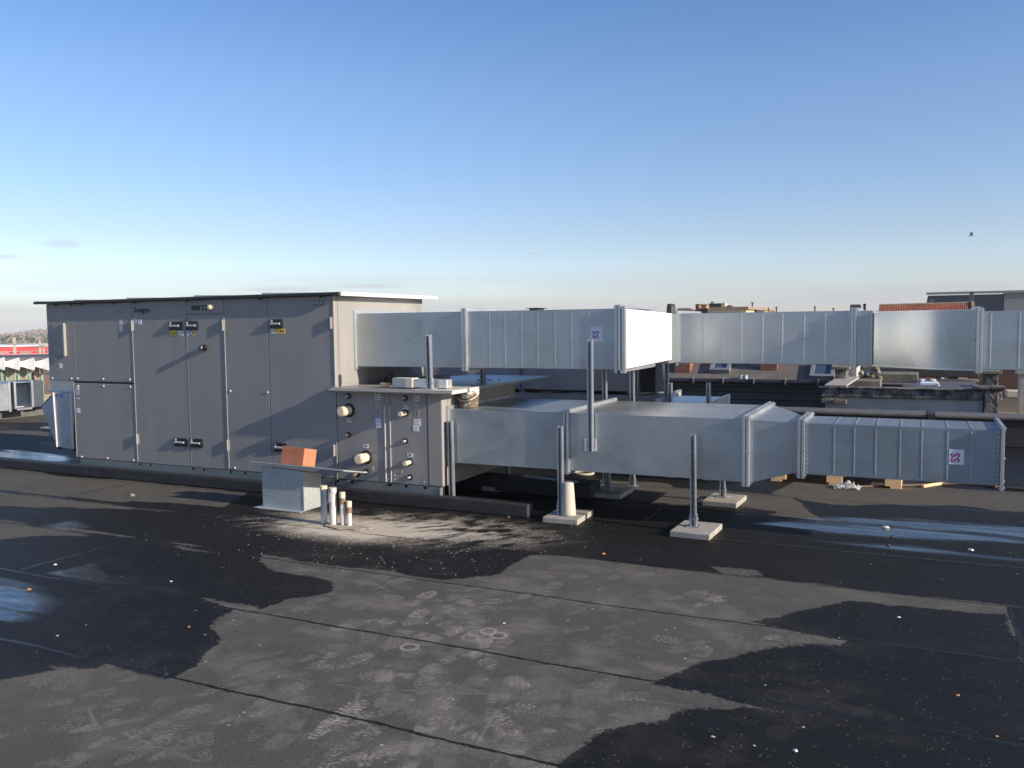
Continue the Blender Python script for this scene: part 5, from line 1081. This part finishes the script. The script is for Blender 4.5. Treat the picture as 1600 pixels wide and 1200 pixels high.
solo('dark_stack', 'dark brick block in front of the tan chimney on the skyline', 'chimney', MB().box(at(1090, 482, 'y', 35)[0], at(1105.5, 482, 'y', 35)[0], 35, 35.6, GZ, at(1090, 482, 'y', 35)[2]), mat('sooty_brick', (.05, .038, .035), .9, 0, .3, 4), (at(1098, 482, 'y', 35)[0], 35, GZ), bevel=.01)
chimney('dark ventilation box with a small pipe on the pale tan house', 1107.5, 1126.5, 473.8, 484, 38.2, .8, DARKTRIM, DARKTRIM, .0, .03, name='ventilation_box')
chimney('cream stack at the right side of the dark ventilation box', 1128, 1133, 473, 483, 38.5, .5, BEIGE, BEIGE, .0, .02)
a = at(1112, 471, 'y', 38.3); solo('flue', 'tiny rust coloured flue on the dark ventilation box', 'flue', MB().tube((a[0], 38.5, a[2]-.25), (a[0], 38.5, a[2]), .07, n=10), RUSTY, (a[0], 38.5, a[2]))
a = at(1137, 481, 'y', 38.2); solo('roof_vent', 'small dark roof vent at the right end of the pale tan house', 'vent', MB().lathe((a[0], 38.6, a[2]-.1), [(.2, 0), (.2, .12), (.12, .2), (0, .22)], 12), DARKTRIM, (a[0], 38.6, a[2]))
a = at(1052, 491, 'y', 37); b = at(1084, 491, 'y', 37); c1 = at(1060, 481.5, 'y', 38); c2 = at(1078, 481.5, 'y', 38)
t = Thing('hip_roof_house', 'little house with a dull purple hipped roof on the skyline', 'house', (a[0], 37, GZ))
t.part('wall', MB().box(a[0]+.05, b[0]-.05, 37.05, 39.5, GZ, a[2]-.02), BEIGE)
t.part('roof', MB().add([(a[0], 37, a[2]), (b[0], 37, b[2]), (b[0], 39.6, b[2]), (a[0], 39.6, a[2]), (c1[0], 38, c1[2]), (c2[0], 38, c2[2])], [(0, 1, 5, 4), (1, 2, 5), (2, 3, 4, 5), (3, 0, 4), (3, 2, 1, 0)]), BROWN)
chimney('dark chimney at the far left of the roofs, above the white elbow', 1041.5, 1049, 474.5, 490, 30, .6, mat('dark_chimney', (.07, .065, .06), .9), DARKTRIM, -.02, .08)
chimney('dark louvred chimney cap showing alone above the upper ribbed duct', 827, 840, 481, 490, 24, .5, mat('dark_louvre', (.035, .035, .037), .7), DARKTRIM, .08, .02)
t, a, b = sky_block('plant_room', 'dark rooftop plant box on the skyline right of the tan house', 'plant room', 1168, 1183, 484.3, 492, 40, 2, mat('navy_box', (.03, .035, .05), .6))
t.part('roof_edge', MB().box(a[0]-.6, b[0]+.2, 39.9, 42, b[2]-.35, b[2]-.22), DARKTRIM)
chimney('grey metal flue box on the skyline left of the slim dark one', 1328, 1344, 475.5, 490, 30, .6, DGREY, LEAD, .0, .02, name='ventilation_box')
chimney('slim dark flue beside the grey flue box', 1348.5, 1352.5, 474.5, 490, 30, .3, DARKTRIM, DARKTRIM, .01, .04)
sky_block('distant_roof', 'thin dark roof strip just above the ribbed duct, under the poles', 'house', 1186, 1330, 487, 493, 60, 8, BROWN); sky_block('distant_roof', 'thin grey roof strip below the flue boxes', 'house', 1318, 1372, 486, 493, 32, 5, DGREY)
for px, py, r_, lb in ((1176.5, 474, .06, 'pale thin flue pole standing tallest above the ribbed duct'), (1201, 482, .03, 'short faint pole right of the tallest one'), (1214, 481, .05, 'small pale flue, third pole from the left'), (1274, 480.5, .05, 'small pale flue alone near the middle of the ribbed duct'), (1303, 483, .05, 'stubby flue left of the grey flue box')):
    a = at(px, py, 'y', 42); solo('flue_pole', lb, 'pole', MB().tube((a[0], 42, a[2]-3), (a[0], 42, a[2]), r_, n=8).tube((a[0], 42, a[2]), (a[0], 42, a[2]+.06), r_*1.5, n=8), CONC, (a[0], 42, a[2]-3))

# ================================================================== LEFT HORIZON: station, red hall, woods
D0 = np.array([-math.sin(R(55.2)), math.cos(R(55.2))]); T0 = np.array([D0[1], -D0[0]])   # view direction there and rightwards tangent
T0 = np.array([math.cos(R(55.2)), math.sin(R(55.2))])
def far(dist, u, z): p = D0*dist+T0*u; return (p[0], p[1], z)
def fbox(mb, d0, d1, u0, u1, z0, z1, m=0): return mb.hexa([far(d0, u0, z0), far(d0, u1, z0), far(d1, u1, z0), far(d1, u0, z0)], [far(d0, u0, z1), far(d0, u1, z1), far(d1, u1, z1), far(d1, u0, z1)], m)
def fz(px, py, dist):
    """u, z where a pixel meets the far wall at that distance"""
    r = _F+_R*(px-800)/FPX-_U*(py-600)/FPX; t = dist/(r[0]*D0[0]+r[1]*D0[1]); p = CAM+r*t; return p[0]*T0[0]+p[1]*T0[1], p[2]
WFAS = mat('white_fascia', (.74, .74, .72), .5); GGL = mat('greenish_glass', (.26, .35, .29), .15, 0, .3, .8, spec=.9); SDK = mat('station_roof', (.07, .07, .078), .7)
dS = 95
stn = Thing('station_canopy', 'long glass walled station hall with a white zigzag folded roof edge', 'station', far(dS, 0, GZ))
uL, zt_ = fz(-60, 559, dS); uR, _ = fz(120, 559, dS); zr_ = fz(20, 559, dS)[1]
stn.part('roof', fbox(MB(), dS+.3, dS+12, uL, uR, zr_-.45, zr_), SDK)
_, zg = fz(20, 640, dS)
stn.part('glass_wall', fbox(MB(), dS+1.2, dS+1.4, uL, uR-4.5, GZ, zr_-.9), GGL)
for i in range(9):
    ua, _ = fz(-61+i*23.2, 570, dS); ub, _ = fz(-61+(i+1)*23.2, 570, dS); zc_ = fz(-61+i*23.2, 568, dS)[1]-.015*i
    h0_, h1_ = .22, .62; w1 = ua+(ub-ua)*.93
    mb = MB().hexa([far(dS-.1, ua, zc_-h0_), far(dS-.9, w1, zc_-h1_), far(dS+.3, w1, zc_-h1_), far(dS+.3, ua, zc_-h0_)], [far(dS-.1, ua, zc_+h0_), far(dS-.9, w1, zc_+h1_), far(dS+.3, w1, zc_+h1_), far(dS+.3, ua, zc_+h0_)])
    mb.hexa([far(dS-.9, w1, zc_-h1_), far(dS-.1, ub, zc_-h0_), far(dS+.3, ub, zc_-h0_), far(dS+.3, w1, zc_-h1_)], [far(dS-.9, w1, zc_+h1_), far(dS-.1, ub, zc_+h0_), far(dS+.3, ub, zc_+h0_), far(dS+.3, w1, zc_+h1_)])
    stn.part('fascia_fold', mb, WFAS)
for i, px in enumerate((-8, 3, 11, 18, 23, 30, 36, 41, 47, 58, 66)):
    u, _ = fz(px, 590, dS); stn.part('column', fbox(MB(), dS+.9, dS+1.1, u-(.12 if i % 3 else .24), u+(.12 if i % 3 else .24), GZ, zr_-.6), BRKL if i % 3 == 0 else GGL)
for py in (586, 600): 
    u, z = fz(20, py, dS); stn.part('glazing_bar', fbox(MB(), dS+1.0, dS+1.15, uL, uR-4.5, z-.07, z+.07), mat('pale_green_bar', (.35, .42, .33), .6))
# platforms and clutter beyond
u0_, z_ = fz(58, 600, 110); 
yw = mat('yellow_paint', (.70, .68, .02), .5)
u, z = fz(59, 601, 60); u2, z2 = fz(59, 617, 60)
t = Thing('yellow_column', 'bright yellow marked post standing beside the station wall', 'post', far(60, u, GZ)); t.part('sleeve', MB().tube(far(60, u, z2), far(60, u, z), .12, n=12), yw); t.part('base', MB().tube(far(60, u, GZ), far(60, u, z2), .06, n=10), CONC)
lcols = [BEIGE, BRKL, CONC, WHT, BROWN, TILE, REND]
for i in range(16):
    px = 50+rng.uniform(0, 30); py = rng.uniform(572, 618); dd = 125+rng.uniform(0, 25); u, z = fz(px, py, dd); w_, h_ = rng.uniform(.5, 2.0), rng.uniform(.8, 2.2)
    t = Thing('town_house', ['pale', 'tan', 'grey', 'white', 'brown', 'dull', 'sand'][i % 7]+' small building in the sunlit clutter right of the station glass', 'building', far(dd, u, GZ), 'small buildings beyond the station')
    t.part('wall', fbox(MB(), dd, dd+3, u-w_, u+w_, GZ, z), lcols[i % 7]); t.part('roof', fbox(MB(), dd-.2, dd+3.2, u-w_-.1, u+w_+.1, z+.001, z+.25), [BROWN, SDK, RTILE][i % 3])
# red hall
dH = 230; ua, za = fz(-150, 544, dH); ub, zb_ = fz(130, 543, dH); REDM = mat('red_cladding', (.46, .03, .038), .6, 0, .12, .1)
t = Thing('red_hall', 'long low bright red hall with a pale roof edge on the left horizon', 'hall', far(dH, (ua+ub)/2, GZ))
t.part('wall', fbox(MB(), dH, dH+30, ua, ub, GZ, za-.12), REDM); t.part('roof_edge', fbox(MB(), dH-.3, dH+31, ua-.4, ub+.4, za-.12, za+.12), WFAS)
for py in (549, 553.5): 
    z = fz(30, py, dH)[1]; t.part('rail', fbox(MB(), dH-.5, dH-.2, ua, ub, z-.08, z+.08), mat('pale_red_rail', (.55, .22, .20), .6))
# masts
for i, (px, pt, w_) in enumerate(((22, 527, .42), (62, 532, .3), (40, 549, .25), (68, 538, .22), (5, 549, .2), (55, 552, .2))):
    dd = 150; u, z = fz(px, pt, dd); uu, zb2 = fz(px, 562, dd)
    t = Thing('catenary_mast', ['tall lattice railway mast with a crossed head before the red hall, leftmost', 'tall slim railway mast before the red hall, near the cabinet', 'short railway mast between the two tall ones', 'slim mast closest to the cabinet edge', 'small mast at the left picture edge', 'lowest stub mast before the red hall'][i], 'mast', far(dd, u, GZ), 'railway masts before the red hall')
    t.part('pole', fbox(MB(), dd, dd+.2, u-w_/2, u+w_/2, GZ, z), CONC)
    if i < 2: t.part('arm', MB().path([far(dd, u-1.0, z-.6), far(dd, u, z+.5), far(dd, u+1.0, z-.6), far(dd, u-1.2, z-1.0), far(dd, u+1.2, z-1.0)], .09, 6), CONC)
    else: t.part('arm', fbox(MB(), dd, dd+.1, u-.8, u+.8, z-.3, z-.15), CONC)
# hills, ring sector on the left horizon
hm = mat('wooded_hill', (.17, .125, .11), .95, 0, .3, .02, col2=(.07, .075, .045), c2scale=.008)
def hill_h(u): return 9.6+2.0*math.sin(u*.021+.3)+.9*math.sin(u*.08)+min(4, max(-3, u*.035))
mb = MB(); us = np.linspace(-900, 1500, 160); dH2 = 1000
prof = [(0, 0), (60, .35), (140, .75), (230, 1.0), (400, .9), (600, 0)]
vv = [far(dH2+d_, u, GZ-.5+max(0, (hill_h(u)-6))*k_*min(1, max(0, (1500-u)/900))) for u in us for d_, k_ in prof]
mb.add(vv, [(i*6+j, (i+1)*6+j, (i+1)*6+j+1, i*6+j+1) for i in range(len(us)-1) for j in range(5)], 0, True)
solo('hills', None, None, mb, hm, (0, 0, 0), kind='structure')
def clump_mass(name, dist, du, hfun, n_, r0, r1, m_, u0, u1, z0f):
    mb = MB()
    for i in range(n_):
        u = rng.uniform(u0, u1); d_ = dist+rng.uniform(0, du); z = z0f(u, d_); r_ = rng.uniform(r0, r1); c = far(d_, u, z)
        vs3 = []
        for k in range(9):
            th = rng.uniform(0, 6.283); ph = rng.uniform(-.4, 1.5); rr = r_*rng.uniform(.5, 1.1)
            p = Vector((c[0]+rr*math.cos(th)*math.cos(ph), c[1]+rr*math.sin(th)*math.cos(ph), c[2]+rr*math.sin(ph)*1.1)); a = Vector(rng.normal(0, 1, 3)).normalized()*r_*.38; b_ = a.orthogonal().normalized()*r_*.33
            mb.add([p-a, p-b_, p+a, p+b_], [(0, 1, 2, 3)], int(rng.integers(0, len(m_))))
    solo(name, None, None, mb, m_, (0, 0, 0), kind='stuff')
BW1 = mat('bare_wood', (.30, .225, .205), .95, 0, .3, .05); BW2 = mat('bare_wood_dark', (.24, .185, .175), .95, 0, .3, .05); GW1 = mat('green_wood', (.07, .10, .035), .95, 0, .3, .1); GW2 = mat('olive_wood', (.13, .13, .05), .95, 0, .3, .1)
clump_mass('woodland', 1080, 150, None, 1500, 2.2, 4.0, [BW1, BW2, BW1, GW2], -110, 90, lambda u, d_: GZ-.5+max(0, hill_h(u)-6)*min(1, .2+.8*(d_-1000)/230)+1)
clump_mass('woodland', 500, 90, None, 700, 3, 6, [GW1, GW2, GW1, BW2], -60, 45, lambda u, d_: fz(30, 541, d_)[1]-rng.uniform(1, 7))
# gull
q = at(1518, 368, 'y', 105)
mb = MB(); c_ = Vector(q)
mb.lathe((0, 0, 0), [(.0, -.28), (.05, -.2), (.08, 0), (.055, .16), (.03, .24), (0, .28)], 10); mb.v = [tuple(c_+Vector((p[2], p[1], p[0]*.9))) for p in mb.v]
for sg, up in ((-1, .34), (1, .12)):
    mb.add([c_+Vector((.12, 0, .03)), c_+Vector((-.10, 0, .03)), c_+Vector((-.16, sg*.35, .03+up*.8)), c_+Vector((.10, sg*.33, .05+up*.8)), c_+Vector((-.30, sg*.72, up*.9)), c_+Vector((.12, 0, .015)), c_+Vector((-.10, 0, .015)), c_+Vector((-.16, sg*.35, .015+up*.8)), c_+Vector((.10, sg*.33, .035+up*.8)), c_+Vector((-.30, sg*.72, up*.9-.01))],
           [(0, 3, 2, 1), (3, 4, 2), (5, 6, 7, 8), (8, 7, 9), (0, 5, 8, 3), (1, 2, 7, 6), (3, 8, 9, 4), (2, 4, 9, 7)])
mb.add([c_+Vector((-.24, 0, 0)), c_+Vector((-.38, .08, 0)), c_+Vector((-.38, -.08, 0)), c_+Vector((-.24, 0, .015)), c_+Vector((-.38, .08, .015)), c_+Vector((-.38, -.08, .015))], [(0, 1, 2), (3, 5, 4), (0, 3, 4, 1), (1, 4, 5, 2), (2, 5, 3, 0)])
solo('gull', 'tiny white and dark gull flying high in the clear sky at the right', 'bird', mb, mat('gull_feathers', (.45, .45, .46), .8, 0, .5, 6), tuple(c_))

# ================================================================== AIR
hzm = bpy.data.materials.new('haze_air'); hzm.use_nodes = True; n = hzm.node_tree.nodes; n.remove(n['Principled BSDF'])
pv = n.new('ShaderNodeVolumePrincipled'); pv.inputs['Color'].default_value = (.86, .88, .93, 1); pv.inputs['Density'].default_value = .0004; pv.inputs['Anisotropy'].default_value = 0
hzm.node_tree.links.new(pv.outputs[0], n['Material Output'].inputs['Volume'])
solo('haze', None, None, MB().box(-2100, 2100, -2100, 2100, GZ-1.02, 14), hzm, (0, 0, 0), kind='stuff')
